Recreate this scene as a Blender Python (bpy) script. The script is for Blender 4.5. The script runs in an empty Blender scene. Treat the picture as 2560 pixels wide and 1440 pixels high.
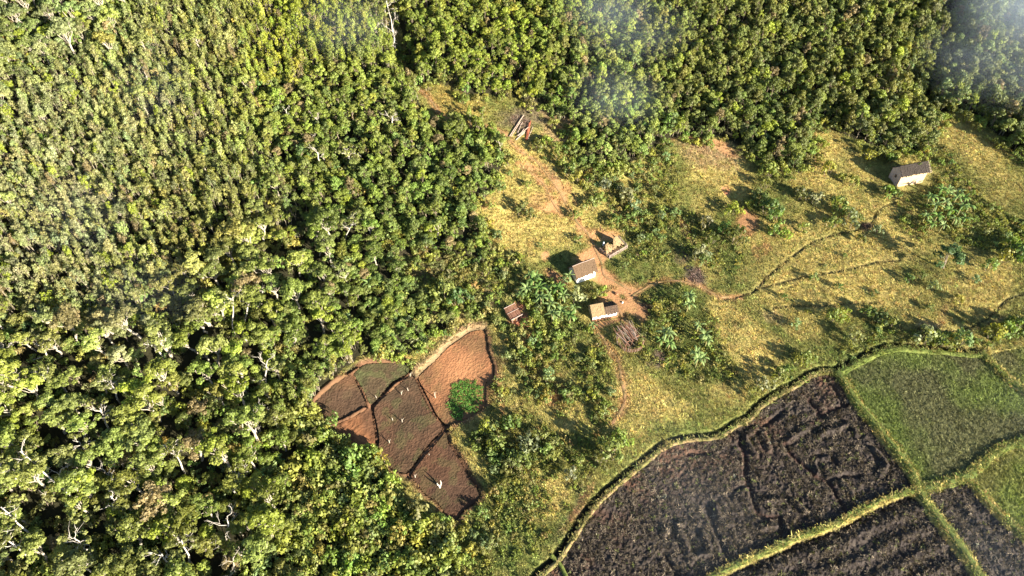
import bpy, math, random
import numpy as np
from mathutils import Vector, Matrix

R = math.radians
scene = bpy.context.scene
COL = scene.collection

# ------------------------------------------------------------------ camera
CAM_H, PITCH, HFOV = 110.0, 48.0, 72.0
cam_d = bpy.data.cameras.new('camera')
cam = bpy.data.objects.new('camera', cam_d)
COL.objects.link(cam)
cam.location = (0, 0, CAM_H)
cam.rotation_euler = (R(90 - PITCH), 0, 0)
cam_d.sensor_width = 36
cam_d.angle = R(HFOV)
cam_d.clip_start = 0.5
cam_d.clip_end = 5000
scene.camera = cam

# ------------------------------------------------------------------ sky, sun, exposure
SUN_AZ, SUN_EL = (0.774, -0.633), 16.5
world = bpy.data.worlds.new('World')
scene.world = world
world.use_nodes = True
wn = world.node_tree
sky = wn.nodes.new('ShaderNodeTexSky')
sky.sky_type = 'NISHITA'
sky.sun_disc = False
sky.sun_elevation = R(SUN_EL)
sky.sun_rotation = math.atan2(SUN_AZ[0], SUN_AZ[1])
sky.altitude = 1200
sky.dust_density = 0.6
wn.links.new(sky.outputs[0], wn.nodes['Background'].inputs[0])
wn.nodes['Background'].inputs[1].default_value = 0.065
sd = bpy.data.lights.new('sun', 'SUN')
sun = bpy.data.objects.new('sun', sd)
COL.objects.link(sun)
sd.energy = 5.0
sd.angle = R(0.5)
sd.color = (1.0, 0.92, 0.77)
ce = math.cos(R(SUN_EL))
sun.rotation_euler = Vector((-SUN_AZ[0] * ce, -SUN_AZ[1] * ce, -math.sin(R(SUN_EL)))).to_track_quat('-Z', 'Y').to_euler()
sun.location = (80, -60, 150)
scene.view_settings.view_transform = 'Standard'
scene.view_settings.look = 'None'
scene.view_settings.exposure = 2.2
scene.view_settings.gamma = 1.0
scene.view_settings.use_curve_mapping = False
scene.cycles.max_bounces = 6
scene.cycles.diffuse_bounces = 3
scene.cycles.transmission_bounces = 3
scene.cycles.transparent_max_bounces = 6
scene.cycles.volume_bounces = 1

# ------------------------------------------------------------------ numbers
rng = np.random.default_rng(7)
random.seed(7)
_LAT = np.random.default_rng(11).random((256, 256))


def vnoise(x, y, seed=0):
    x = np.asarray(x, float) + seed * 17.31
    y = np.asarray(y, float) + seed * 9.77
    xi = np.floor(x).astype(int)
    yi = np.floor(y).astype(int)
    fx, fy = x - xi, y - yi
    fx = fx * fx * (3 - 2 * fx)
    fy = fy * fy * (3 - 2 * fy)
    a = _LAT[xi & 255, yi & 255]
    b = _LAT[(xi + 1) & 255, yi & 255]
    c = _LAT[xi & 255, (yi + 1) & 255]
    d = _LAT[(xi + 1) & 255, (yi + 1) & 255]
    return (a * (1 - fx) + b * fx) * (1 - fy) + (c * (1 - fx) + d * fx) * fy


def fbm(x, y, seed=0, octv=4):
    s, a, t = 0, 1.0, 0
    for i in range(octv):
        s = s + a * vnoise(np.asarray(x) * 2 ** i, np.asarray(y) * 2 ** i, seed + i * 3)
        t += a
        a *= 0.5
    return s / t


def sstep(a, b, x):
    t = np.clip((np.asarray(x, float) - a) / (b - a), 0, 1)
    return t * t * (3 - 2 * t)


FPX = 1280 / math.tan(R(HFOV / 2))
CP, SP = math.cos(R(PITCH)), math.sin(R(PITCH))


def H0(x, y):
    """the hillside before anything is dug into it"""
    x = np.asarray(x, float)
    y = np.asarray(y, float)
    s1 = -.565 * (x - 3) + .825 * (y - 39)
    s2 = -.168 * (x - 60) + .985 * (y - 78)
    k = 6.0
    m = np.maximum(s1, s2)
    s = m + k * np.log1p(np.exp(-np.abs(s1 - s2) / k)) - k * 0.69 * np.exp(-np.abs(s1 - s2) / k)
    sp = np.maximum(s, 0)
    u = (sp - 48) / 12
    soft = np.where(u > 20, u, np.log1p(np.exp(np.minimum(u, 20)))) * 12
    z = .09 * sp + .24 * soft
    z = np.where(z > 38, 38 + 26 * (1 - np.exp(-(z - 38) / 26)), z)
    z = z + 4.5 * (fbm(x / 42, y / 42, 2, 3) - .5) * sstep(20, 60, s)
    z = z + .9 * (fbm(x / 10, y / 10, 5, 3) - .5) * sstep(3, 14, s)
    return z


def P(px, py):
    """where the view through a point of the photograph meets the hillside"""
    px = np.atleast_1d(np.asarray(px, float))
    py = np.atleast_1d(np.asarray(py, float))
    a = (px - 1280) / FPX
    b = (720 - py) / FPX
    dx, dy, dz = a, CP + SP * b, -SP + CP * b
    lo = np.full(px.shape, 60.0)
    hi = np.full(px.shape, 420.0)
    t = lo.copy()
    done = np.zeros(px.shape, bool)
    for i in range(121):
        tt = 60 + i * 3.0
        below = (CAM_H + dz * tt) < H0(dx * tt, dy * tt)
        new = below & ~done
        hi[new] = tt
        lo[new] = tt - 3
        done |= below
    for i in range(14):
        mid = (lo + hi) / 2
        below = (CAM_H + dz * mid) < H0(dx * mid, dy * mid)
        hi = np.where(below, mid, hi)
        lo = np.where(below, lo, mid)
    return np.stack([dx * hi, dy * hi], 1)


def proj(x, y, z):
    q = np.asarray(z, float) - CAM_H
    depth = CP * y - SP * q
    up = SP * y + CP * q
    return 1280 + FPX * x / depth, 720 - FPX * up / depth, depth


def inpoly(x, y, poly):
    poly = np.asarray(poly, float)
    out = np.zeros(np.shape(x), bool)
    m = (x >= poly[:, 0].min()) & (x <= poly[:, 0].max()) & (y >= poly[:, 1].min()) & (y <= poly[:, 1].max())
    if not m.any():
        return out
    xx, yy = np.asarray(x)[m], np.asarray(y)[m]
    r = np.zeros(xx.shape, bool)
    j = len(poly) - 1
    for i in range(len(poly)):
        x0, y0 = poly[i]
        x1, y1 = poly[j]
        if y0 != y1:
            r ^= ((y0 > yy) != (y1 > yy)) & (xx < (x1 - x0) * (yy - y0) / (y1 - y0) + x0)
        j = i
    out[m] = r
    return out


def pdist(x, y, line, pad=4.0):
    """distance to a polyline, big when farther than pad; and the share of the way along it"""
    line = np.asarray(line, float)
    d = np.full(np.shape(x), 1e3)
    for i in range(len(line) - 1):
        (x0, y0), (x1, y1) = line[i], line[i + 1]
        m = (x > min(x0, x1) - pad) & (x < max(x0, x1) + pad) & (y > min(y0, y1) - pad) & (y < max(y0, y1) + pad)
        if not m.any():
            continue
        ux, uy = x1 - x0, y1 - y0
        L = max(ux * ux + uy * uy, 1e-9)
        t = np.clip(((x[m] - x0) * ux + (y[m] - y0) * uy) / L, 0, 1)
        d[m] = np.minimum(d[m], np.hypot(x[m] - x0 - t * ux, y[m] - y0 - t * uy))
    return d


def smooth(line, n=6, closed=False):
    """Catmull-Rom through the points"""
    q = [np.array(p, float) for p in line]
    q = [q[-1]] + q + [q[0], q[1]] if closed else [2 * q[0] - q[1]] + q + [2 * q[-1] - q[-2]]
    out = []
    for i in range(1, len(q) - 2):
        for k in range(n):
            t = k / n
            a, b, c, d = q[i - 1], q[i], q[i + 1], q[i + 2]
            out.append(.5 * ((2 * b) + (c - a) * t + (2 * a - 5 * b + 4 * c - d) * t * t + (3 * b - a - 3 * c + d) * t ** 3))
    if not closed:
        out.append(q[-2])
    return np.array(out)


def W(line, n=5, closed=False):
    s = smooth(line, n, closed)
    return P(s[:, 0], s[:, 1])


# ------------------------------------------------------------------ the plan, traced in photograph pixels
FOREST_L = [(-600, -500), (960, -500), (965, 0), (978, 90), (1000, 185), (1035, 225), (1055, 300), (1120, 325), (1200, 312), (1240, 345), (1248, 400), (1236, 480),
            (1190, 512), (1208, 580), (1228, 630), (1210, 660), (1130, 632), (1010, 640), (1000, 690), (1060, 740), (1090, 770), (1150, 800), (1090, 830), (1035, 885),
            (900, 892), (790, 985), (775, 1022), (830, 1085), (935, 1155), (975, 1210), (1040, 1280), (1110, 1330), (1160, 1440), (1180, 1800), (-600, 1800)]
FOREST_T = [(1000, -500), (3100, -500), (3100, 380), (2560, 400), (2470, 320), (2420, 285), (2345, 272), (2345, 330), (2325, 385), (2260, 372), (2230, 380), (2130, 338), (2085, 325),
            (2060, 300), (2035, 310), (2030, 400), (1985, 430), (1905, 412), (1860, 375), (1800, 345), (1700, 345), (1665, 350), (1610, 395), (1550, 420), (1480, 425),
            (1440, 385), (1415, 310), (1370, 262), (1300, 245), (1245, 235), (1160, 240), (1110, 212), (1045, 208), (1012, 170), (995, 60)]
GIANTS = [(-600, 800), (0, 790), (230, 850), (450, 730), (600, 620), (760, 560), (840, 600), (900, 760), (860, 880), (760, 960), (690, 1010), (720, 1130), (720, 1300), (760, 1800), (-600, 1800)]
TALL_TOP = [(-600, -500), (330, -500), (330, 60), (280, 170), (120, 190), (-600, 190)]
MIDWOOD = [(640, 250), (960, 170), (1055, 300), (1250, 330), (1250, 660), (1130, 632), (1010, 640), (1150, 800), (1035, 885), (900, 892), (840, 600), (760, 560), (700, 420)]
LOWWOOD = [(775, 1022), (830, 1085), (935, 1155), (975, 1210), (1040, 1280), (1110, 1330), (1160, 1440), (1180, 1800), (760, 1800), (720, 1300), (720, 1130), (720, 1040)]

SHRUB_VILLAGE = [(1130, 640), (1240, 650), (1290, 640), (1340, 690), (1420, 720), (1432, 790), (1480, 822), (1540, 835), (1520, 880), (1540, 960), (1530, 1030), (1480, 1060), (1440, 1000),
                 (1390, 1010), (1340, 1010), (1300, 985), (1290, 930), (1262, 860), (1250, 830), (1200, 805), (1100, 770), (1000, 720), (1005, 655)]
SHRUB_BAND = [(1480, 430), (1600, 395), (1670, 350), (1700, 440), (1690, 540), (1640, 620), (1560, 600), (1520, 530), (1460, 470), (1400, 440), (1340, 380), (1330, 350), (1420, 370)]
SHRUB_LOW = [(1160, 1090), (1240, 1050), (1330, 1040), (1400, 1090), (1390, 1150), (1330, 1190), (1290, 1220), (1200, 1290), (1160, 1300), (1240, 1200), (1180, 1130)]
SHRUB_CORNER = [(1040, 1270), (1160, 1320), (1220, 1290), (1240, 1360), (1200, 1440), (1200, 1800), (1100, 1800), (1100, 1440)]
SHRUB_PADDY = [(2090, 885), (2200, 820), (2330, 830), (2450, 850), (2490, 800), (2600, 780), (2900, 760), (2900, 820), (2560, 850), (2450, 880), (2330, 870), (2200, 872), (2110, 915)]
SHRUB_EAST = [(2310, 300), (2400, 420), (2470, 500), (2560, 560), (2700, 600), (2700, 690), (2560, 660), (2440, 620), (2290, 600), (2220, 560), (2280, 470), (2340, 430), (2290, 390)]
HERB_BANANA = [(1600, 690), (1700, 710), (1790, 800), (1830, 900), (1850, 950), (1760, 960), (1650, 920), (1590, 880), (1620, 800)]
HERB_SOUTH = [(1150, 1300), (1300, 1180), (1420, 1080), (1500, 1080), (1480, 1200), (1400, 1330), (1330, 1440), (1230, 1500), (1160, 1500)]
HERB_MID = [(1560, 590), (1690, 540), (1760, 520), (1800, 600), (1860, 640), (1840, 720), (1720, 640), (1640, 660), (1570, 650)]
MEADOW_MID = [(1230, 930), (1340, 1000), (1450, 1000), (1530, 1050), (1480, 1080), (1350, 1060), (1250, 1040)]

CANAL = [(1245, 1560), (1335, 1440), (1385, 1392), (1425, 1335), (1475, 1262), (1540, 1200), (1600, 1152), (1660, 1106), (1720, 1089), (1788, 1083), (1830, 1058), (1868, 1038), (1895, 1008), (1940, 978), (1985, 955), (2020, 932), (2060, 920), (2090, 922)]
CANAL_EAST = [(2090, 922), (2135, 897), (2185, 873), (2235, 860), (2290, 864), (2345, 868), (2420, 876), (2460, 878)]
BUND_LOW = [(1560, 1560), (1700, 1480), (1795, 1436), (1850, 1408), (1900, 1387), (1945, 1368), (1990, 1345), (2060, 1322), (2120, 1296), (2165, 1270), (2220, 1245), (2292, 1226)]
BUND_EAST = [(2092, 930), (2120, 970), (2145, 1010), (2180, 1050), (2215, 1095), (2250, 1140), (2280, 1180), (2298, 1225), (2340, 1290), (2395, 1360), (2440, 1425), (2500, 1530)]
BUND_CROSS = [(2298, 1222), (2350, 1212), (2410, 1192), (2450, 1165), (2500, 1125), (2560, 1105), (2720, 1060)]
BUND_FAR = [(2455, 882), (2490, 920), (2530, 955), (2570, 985), (2640, 1040), (2720, 1100)]
BUND_RIGHT = [(2412, 1196), (2445, 1225), (2475, 1260), (2520, 1305), (2565, 1345), (2640, 1410)]
BUND_SMALL = [(1378, 1388), (1400, 1412), (1420, 1450), (1440, 1500)]

PLOUGH_A = smooth([(1300, 1560), (1360, 1440), (1400, 1385), (1440, 1335), (1488, 1272), (1550, 1212), (1610, 1164), (1668, 1120), (1724, 1103), (1795, 1097), (1842, 1070), (1880, 1050), (1908, 1020), (1950, 992), (1995, 967), (2030, 946), (2064, 936), (2088, 942), (2112, 978), (2136, 1020), (2170, 1062), (2203, 1107), (2238, 1150), (2266, 1190), (2282, 1218), (2216, 1236), (2158, 1261), (2114, 1287), (2056, 1312), (1984, 1336), (1940, 1358), (1892, 1378), (1842, 1400), (1788, 1428), (1694, 1470), (1560, 1540)], 4, True)
PLOUGH_B = smooth([(1600, 1550), (1704, 1490), (1800, 1446), (1856, 1418), (1906, 1396), (1952, 1377), (1998, 1354), (2066, 1332), (2126, 1306), (2172, 1280), (2226, 1256), (2284, 1240), (2326, 1300), (2380, 1372), (2424, 1436), (2480, 1540), (2300, 1570), (1900, 1580)], 4, True)
PLOUGH_C = smooth([(2318, 1236), (2356, 1224), (2408, 1206), (2436, 1232), (2466, 1270), (2510, 1315), (2556, 1356), (2640, 1424), (2640, 1540), (2530, 1540), (2458, 1426), (2412, 1358), (2356, 1286)], 4, True)
RICE_D = smooth([(2104, 932), (2145, 906), (2192, 884), (2240, 872), (2290, 875), (2345, 880), (2420, 888), (2448, 890), (2482, 926), (2522, 962), (2562, 992), (2640, 1050), (2600, 1086), (2556, 1096), (2494, 1116), (2442, 1156), (2404, 1182), (2346, 1202), (2304, 1212), (2290, 1176), (2262, 1134), (2228, 1090), (2192, 1046), (2158, 1006), (2132, 966)], 4, True)
RICE_E = smooth([(2424, 1196), (2460, 1172), (2508, 1138), (2566, 1116), (2720, 1072), (2760, 1300), (2660, 1420), (2572, 1340), (2528, 1298), (2482, 1252), (2452, 1218)], 4, True)
RICE_F = smooth([(2474, 888), (2540, 872), (2640, 850), (2780, 830), (2800, 1130), (2730, 1090), (2650, 1032), (2578, 976), (2538, 946), (2500, 912)], 4, True)


def zp(pts, ox, oy, s):
    return [(ox + a * s, oy + b * s) for a, b in pts]


_g = (750, 780, .38885)
PLOT_1 = zp([(775, 395), (865, 310), (945, 228), (1035, 162), (1105, 118), (1180, 112), (1200, 170), (1212, 255), (1244, 350), (1236, 425), (1198, 450), (1190, 520), (1188, 600), (1110, 660), (1020, 705), (955, 722), (930, 715), (876, 655), (826, 556), (786, 478), (760, 425)], *_g)
PLOT_2 = zp([(350, 385), (405, 336), (475, 324), (600, 322), (685, 322), (698, 385), (596, 442), (514, 536), (458, 590), (434, 565), (404, 496), (348, 408)], *_g)
PLOT_3 = zp([(82, 592), (146, 518), (245, 440), (330, 400), (372, 470), (424, 585), (394, 612), (326, 655), (230, 700), (190, 684), (134, 634)], *_g)
PLOT_4 = zp([(236, 716), (334, 674), (424, 618), (456, 618), (468, 700), (484, 790), (480, 884), (458, 900), (346, 882), (288, 826), (232, 746)], *_g)
PLOT_5 = zp([(478, 606), (588, 498), (700, 410), (742, 430), (790, 540), (850, 650), (920, 738), (846, 824), (774, 914), (698, 1020), (648, 1030), (566, 990), (508, 896), (506, 800), (486, 690)], *_g)
PLOT_6 = zp([(938, 768), (954, 838), (1024, 944), (1092, 1062), (1140, 1132), (1155, 1200), (1046, 1280), (1000, 1345), (956, 1332), (886, 1226), (800, 1164), (730, 1076), (712, 1042), (794, 930), (866, 848)], *_g)
PLOTS = [PLOT_1, PLOT_2, PLOT_3, PLOT_4, PLOT_5, PLOT_6]
GREENS = zp([(950, 505), (1020, 460), (1090, 432), (1150, 470), (1188, 475), (1192, 600), (1120, 650), (980, 672), (962, 600)], *_g)
BERM = zp([(735, 385), (800, 330), (860, 290), (930, 205), (1030, 135), (1095, 92), (1190, 88)], *_g)
BERM_2 = zp([(70, 600), (135, 515), (240, 425)], *_g)
BERM_3 = zp([(390, 318), (470, 306), (600, 314), (690, 306)], *_g)
DITCHES = [zp([(765, 395), (855, 308), (935, 224), (1030, 158), (1105, 112), (1190, 104)], *_g),
           zp([(300, 385), (350, 350), (400, 326), (470, 318), (600, 318), (690, 314), (700, 340)], *_g),
           zp([(700, 320), (712, 385), (745, 415), (775, 478), (815, 555), (865, 655), (930, 730), (945, 745)], *_g),
           zp([(720, 396), (600, 446), (520, 541), (462, 600), (430, 600)], *_g),
           zp([(462, 606), (478, 690), (494, 790), (500, 890)], *_g),
           zp([(940, 750), (855, 836), (784, 920), (704, 1035), (690, 1060)], *_g),
           zp([(952, 800), (968, 840), (1035, 940), (1105, 1060), (1155, 1130)], *_g)]
TRENCHES = [[(1790, 752), (1840, 742), (1880, 730), (1900, 712), (1930, 682), (1975, 645), (2020, 612), (2060, 595), (2100, 583), (2150, 572)],
            [(1890, 722), (1930, 712), (1975, 700), (2030, 688), (2080, 680), (2140, 668), (2190, 655), (2250, 650)],
            [(1935, 768), (2000, 764), (2060, 764), (2130, 758), (2195, 756)],
            [(2395, 828), (2440, 812), (2475, 790), (2500, 765), (2525, 745), (2575, 730)],
            [(2180, 560), (2190, 535), (2210, 518), (2245, 503)], [(2390, 826), (2330, 828), (2290, 820)],
            [(2350, 690), (2320, 668), (2270, 640)]]
PATH_MAIN = [(1045, 218), (1075, 248), (1100, 282), (1130, 303), (1165, 312), (1215, 318), (1255, 330), (1275, 350), (1300, 378), (1340, 402), (1370, 440), (1398, 478), (1420, 520), (1442, 555), (1470, 585), (1492, 630), (1505, 660), (1512, 690), (1545, 708), (1580, 728)]
PATH_EAST = [(1580, 740), (1610, 722), (1640, 707), (1690, 702), (1740, 712), (1775, 730), (1800, 742), (1850, 742)]
PATH_SOUTH = [(1494, 832), (1510, 850), (1522, 872), (1540, 895), (1550, 920), (1553, 950), (1560, 975), (1562, 1000), (1550, 1030), (1530, 1060)]
PATH_PEN = [(1540, 760), (1556, 790), (1568, 808), (1582, 822)]
PATH_BRANCH = [(1300, 410), (1335, 440), (1365, 468), (1378, 500), (1400, 535)]

SOIL = [(1330, 420, 34, 10, .65, 'orange', .9), (1400, 470, 12, 44, -.5, 'orange', .8), (1445, 560, 9, 44, -.45, 'orange', .7), (1380, 430, 30, 10, .8, 'tan', .7), (1790, 372, 110, 20, .15, 'tan', .9), (1750, 390, 60, 36, .3, 'tan', .7), (1820, 400, 40, 40, .3, 'tan', .6), (1450, 1270, 10, 80, .55, 'rust', .7), (1240, 950, 22, 60, 0, 'rust', .6), (1330, 930, 30, 30, 0, 'rust', .4), (1390, 990, 30, 40, 0, 'rust', .5),  # ground patches, reddish, pale or dark: (cx, cy, rx, ry, tilt, colour key, strength)
    (1500, 690, 60, 26, .5, 'orange', 1), (1480, 640, 50, 28, -.3, 'orange', 1), (1545, 745, 70, 30, -.35, 'orange', 1), (1580, 770, 45, 22, -.2, 'orange', .9),
    (1390, 690, 40, 14, .55, 'rust', .9), (1365, 640, 12, 14, 0, 'orange', 1), (1512, 808, 45, 10, -.2, 'orange', .9), (1500, 585, 40, 16, .2, 'orange', .8), (1530, 585, 25, 14, 0, 'orange', .8),
    (1578, 850, 30, 26, 0, 'trench', 1), (1535, 622, 30, 14, -.5, 'dark', 1), (1292, 800, 26, 24, .5, 'red', 1), (1292, 765, 16, 12, 0, 'red', 1), (1310, 840, 20, 26, .5, 'orange', .5), (1600, 780, 20, 30, .5, 'rust', .8), (1620, 760, 18, 30, .3, 'dark', .6),  # both pen interiors get a dark ground tone
    (1370, 520, 28, 16, .2, 'orange', .8), (1345, 500, 30, 24, 0, 'rust', .5), (1390, 505, 16, 22, -.4, 'orange', .7), (1350, 450, 12, 16, .6, 'orange', .7), (1475, 440, 26, 16, -.4, 'orange', .7), (1420, 470, 12, 20, -.3, 'orange', .7), (1440, 500, 8, 22, -.2, 'orange', .6),
    (1740, 352, 60, 9, .1, 'orange', 1), (1810, 372, 40, 12, .5, 'orange', .9), (1545, 520, 28, 26, .3, 'tan', .7), (1820, 472, 13, 15, 0, 'red', 1),
    (1870, 555, 30, 38, -.4, 'rust', .9), (1860, 525, 12, 8, 0, 'orange', .8), (1715, 580, 12, 36, -.3, 'rust', .8), (1885, 630, 10, 30, -.4, 'orange', .5), (1910, 625, 26, 16, -.4, 'orange', .5),
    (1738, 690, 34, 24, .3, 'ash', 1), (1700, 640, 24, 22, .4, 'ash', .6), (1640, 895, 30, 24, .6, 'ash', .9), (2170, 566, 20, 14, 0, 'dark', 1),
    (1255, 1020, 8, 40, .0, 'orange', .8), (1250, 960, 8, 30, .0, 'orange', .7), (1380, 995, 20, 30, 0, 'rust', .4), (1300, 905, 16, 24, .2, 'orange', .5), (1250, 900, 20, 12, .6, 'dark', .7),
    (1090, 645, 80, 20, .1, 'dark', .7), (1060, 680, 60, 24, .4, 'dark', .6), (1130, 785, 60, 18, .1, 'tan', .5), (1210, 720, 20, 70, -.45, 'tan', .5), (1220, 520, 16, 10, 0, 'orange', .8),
    (1330, 285, 60, 35, .2, 'ash', .7), (1300, 310, 34, 24, .6, 'ash', .9), (1265, 300, 30, 24, .3, 'ash', .5), (1395, 330, 46, 46, .6, 'tan', .8), (1375, 290, 30, 24, .6, 'tan', .5), (1120, 250, 60, 40, .4, 'straw', .9), (1180, 270, 50, 30, .3, 'straw', .6),
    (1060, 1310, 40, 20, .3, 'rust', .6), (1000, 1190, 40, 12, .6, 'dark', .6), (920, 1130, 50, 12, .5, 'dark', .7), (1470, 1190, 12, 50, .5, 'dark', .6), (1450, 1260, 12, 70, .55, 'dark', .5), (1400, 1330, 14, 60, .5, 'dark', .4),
    (2490, 800, 30, 8, -.5, 'tan', .6), (1850, 815, 10, 10, 0, 'tan', 0.4), (1930, 790, 40, 20, .5, 'tan', .5), (2320, 815, 40, 10, 0, 'tan', .7), (2360, 790, 14, 30, .3, 'rust', .4)]
DRY = [  # dry straw-coloured grass: (cx, cy, rx, ry, tilt, strength)
    (2080, 660, 220, 70, -.15, .75), (2130, 740, 200, 60, 0, .8), (2440, 720, 120, 80, -.3, .8), (2250, 560, 90, 60, .3, .5), (1400, 1240, 45, 70, .4, 1), (1340, 1270, 30, 40, .4, .7), (1620, 1000, 70, 60, .6, .9), (1340, 560, 120, 60, .2, .8), (1790, 410, 100, 70, .5, 1), (1830, 460, 60, 60, .6, .8), (2060, 380, 60, 80, .3, .9), (2020, 450, 50, 25, 0, .9), (1290, 580, 80, 60, .3, .9), (1320, 630, 60, 30, .2, .5), (1400, 590, 70, 40, 0, .35),
    (1850, 830, 60, 110, -.7, 1), (1900, 890, 70, 60, -.6, 1), (1800, 770, 40, 50, -.5, .8), (1960, 730, 90, 60, -.2, .8), (2080, 720, 100, 60, 0, .7), (2180, 720, 60, 50, 0, .9), (2100, 650, 100, 50, -.1, .5),
    (2000, 810, 70, 40, .3, .6), (2190, 510, 60, 40, -.2, .6), (2240, 600, 50, 20, .4, .6), (2330, 600, 70, 40, .3, .35), (2460, 740, 70, 60, -.3, .8), (2480, 690, 60, 40, 0, .6), (2400, 640, 50, 30, 0, .4), (1760, 520, 40, 40, 0, .6), (1770, 660, 40, 50, -.4, .5),
    (1600, 970, 40, 60, 0, .8), (1650, 1010, 60, 40, .5, .9), (1700, 1030, 40, 30, 0, .7), (1590, 1070, 30, 30, 0, .6), (1520, 990, 20, 40, 0, .6), (1380, 1240, 40, 60, .4, .8), (1330, 1190, 30, 30, 0, .6), (1300, 1010, 60, 30, 0, .5), (1270, 1090, 50, 30, 0, .3),
    (2390, 330, 40, 90, -.5, .9), (2460, 400, 40, 80, -.6, .6), (2530, 470, 40, 60, -.5, .4), (1140, 290, 60, 30, .3, .7), (1400, 340, 50, 60, .5, .8), (1420, 540, 50, 40, .5, .5), (1560, 450, 50, 40, .3, .5), (2150, 420, 40, 40, .3, .5), (2040, 590, 60, 20, -.2, .3), (2300, 760, 60, 50, 0, .3)]

# ------------------------------------------------------------------ mesh helpers


def mesh_np(name, v, f=None, mats=(), midx=None, attrs=None, smooth_faces=False):
    """verts (n,3); faces (m,k) of one size; attrs {name: (kind, domain, array)}"""
    me = bpy.data.meshes.new(name)
    v = np.asarray(v, np.float32)
    me.vertices.add(len(v))
    me.vertices.foreach_set('co', v.ravel())
    if f is not None and len(f):
        if isinstance(f, list):
            sizes = np.array([len(q) for q in f], np.int32)
            idx = np.concatenate([np.asarray(q, np.int32) for q in f])
        else:
            f = np.asarray(f, np.int32)
            sizes = np.full(len(f), f.shape[1], np.int32)
            idx = f.ravel()
        me.loops.add(len(idx))
        me.loops.foreach_set('vertex_index', idx)
        me.polygons.add(len(sizes))
        st = np.concatenate([[0], np.cumsum(sizes)[:-1]]).astype(np.int32)
        me.polygons.foreach_set('loop_start', st)
        if midx is not None:
            me.polygons.foreach_set('material_index', np.asarray(midx, np.int32))
        me.polygons.foreach_set('use_smooth', np.full(len(sizes), smooth_faces))
    for k, (kind, dom, arr) in (attrs or {}).items():
        a = me.attributes.new(k, kind, dom)
        arr = np.asarray(arr, np.float32)
        if kind == 'FLOAT_COLOR':
            if arr.shape[1] == 3:
                arr = np.concatenate([arr, np.ones((len(arr), 1), np.float32)], 1)
            a.data.foreach_set('color', arr.ravel())
        elif kind == 'FLOAT_VECTOR':
            a.data.foreach_set('vector', arr.ravel())
        elif kind == 'INT':
            a.data.foreach_set('value', arr.astype(np.int32))
        else:
            a.data.foreach_set('value', arr)
    for m in mats:
        me.materials.append(m)
    me.update(calc_edges=True)
    me.validate()
    return me


class MB:
    """collects pieces and links them as one mesh object"""

    def __init__(self):
        self.v, self.f, self.m = [], [], []

    def add(self, verts, faces, mat=0):
        o = len(self.v)
        self.v += [tuple(p) for p in verts]
        self.f += [[i + o for i in q] for q in faces]
        self.m += [mat] * len(faces)

    def box(self, c, s, rz=0, tilt=None, mat=0, jit=0):
        hx, hy, hz = s[0] / 2, s[1] / 2, s[2] / 2
        M = Matrix.Rotation(rz, 3, 'Z')
        if tilt is not None:
            M = M @ Matrix.Rotation(tilt[0], 3, 'X') @ Matrix.Rotation(tilt[1], 3, 'Y')
        vs = []
        for x, y, z in ((-1, -1, -1), (1, -1, -1), (1, 1, -1), (-1, 1, -1), (-1, -1, 1), (1, -1, 1), (1, 1, 1), (-1, 1, 1)):
            p = M @ Vector((x * hx + random.uniform(-jit, jit), y * hy + random.uniform(-jit, jit), z * hz + random.uniform(-jit, jit)))
            vs.append((c[0] + p.x, c[1] + p.y, c[2] + p.z))
        self.add(vs, [(0, 3, 2, 1), (4, 5, 6, 7), (0, 1, 5, 4), (1, 2, 6, 5), (2, 3, 7, 6), (3, 0, 4, 7)], mat)

    def tube(self, pts, rad, n=6, mat=0, caps=True):
        pts = [Vector(p) for p in pts]
        if not hasattr(rad, '__len__'):
            rad = [rad] * len(pts)
        vs, fs = [], []
        up = Vector((0.13, .31, .94))
        for i, p in enumerate(pts):
            d = (pts[min(i + 1, len(pts) - 1)] - pts[max(i - 1, 0)])
            d = d.normalized() if d.length > 1e-6 else Vector((0, 0, 1))
            a = d.cross(up if abs(d.dot(up)) < .95 else Vector((1, 0, 0))).normalized()
            b = d.cross(a)
            for k in range(n):
                t = 2 * math.pi * k / n
                q = p + (a * math.cos(t) + b * math.sin(t)) * rad[i]
                vs.append(tuple(q))
        for i in range(len(pts) - 1):
            for k in range(n):
                fs.append((i * n + k, i * n + (k + 1) % n, (i + 1) * n + (k + 1) % n, (i + 1) * n + k))
        if caps:
            fs.append(tuple(range(n))[::-1])
            fs.append(tuple((len(pts) - 1) * n + k for k in range(n)))
        self.add(vs, fs, mat)

    def mesh(self, name, mats, smooth_faces=False):
        return mesh_np(name, self.v, self.f, mats, self.m, smooth_faces=smooth_faces)

    def build(self, name, mats, parent=None, smooth_faces=False):
        if not isinstance(mats, (list, tuple)):
            mats = [mats]
        return link(name, self.mesh(name, mats, smooth_faces), parent)


def link(name, me, parent=None):
    o = bpy.data.objects.new(name, me)
    COL.objects.link(o)
    if parent is not None:
        o.parent = parent
    return o


def tag(o, label=None, cat=None, group=None, kind=None):
    if label:
        o['label'] = label
    if cat:
        o['category'] = cat
    if group:
        o['group'] = group
    if kind:
        o['kind'] = kind
    return o


def empty(name, loc, rz=0.0):
    o = bpy.data.objects.new(name, None)
    o.empty_display_size = .3
    COL.objects.link(o)
    o.location = loc
    o.rotation_euler = (0, 0, rz)
    return o


# ------------------------------------------------------------------ materials
def new_mat(name):
    m = bpy.data.materials.new(name)
    m.use_nodes = True
    nt = m.node_tree
    b = nt.nodes['Principled BSDF']
    b.inputs['Roughness'].default_value = .85
    b.inputs['Specular IOR Level'].default_value = .15
    return m, nt, b


def nd(nt, t, **kw):
    n = nt.nodes.new(t)
    for k, v in kw.items():
        setattr(n, k, v)
    return n


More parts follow.
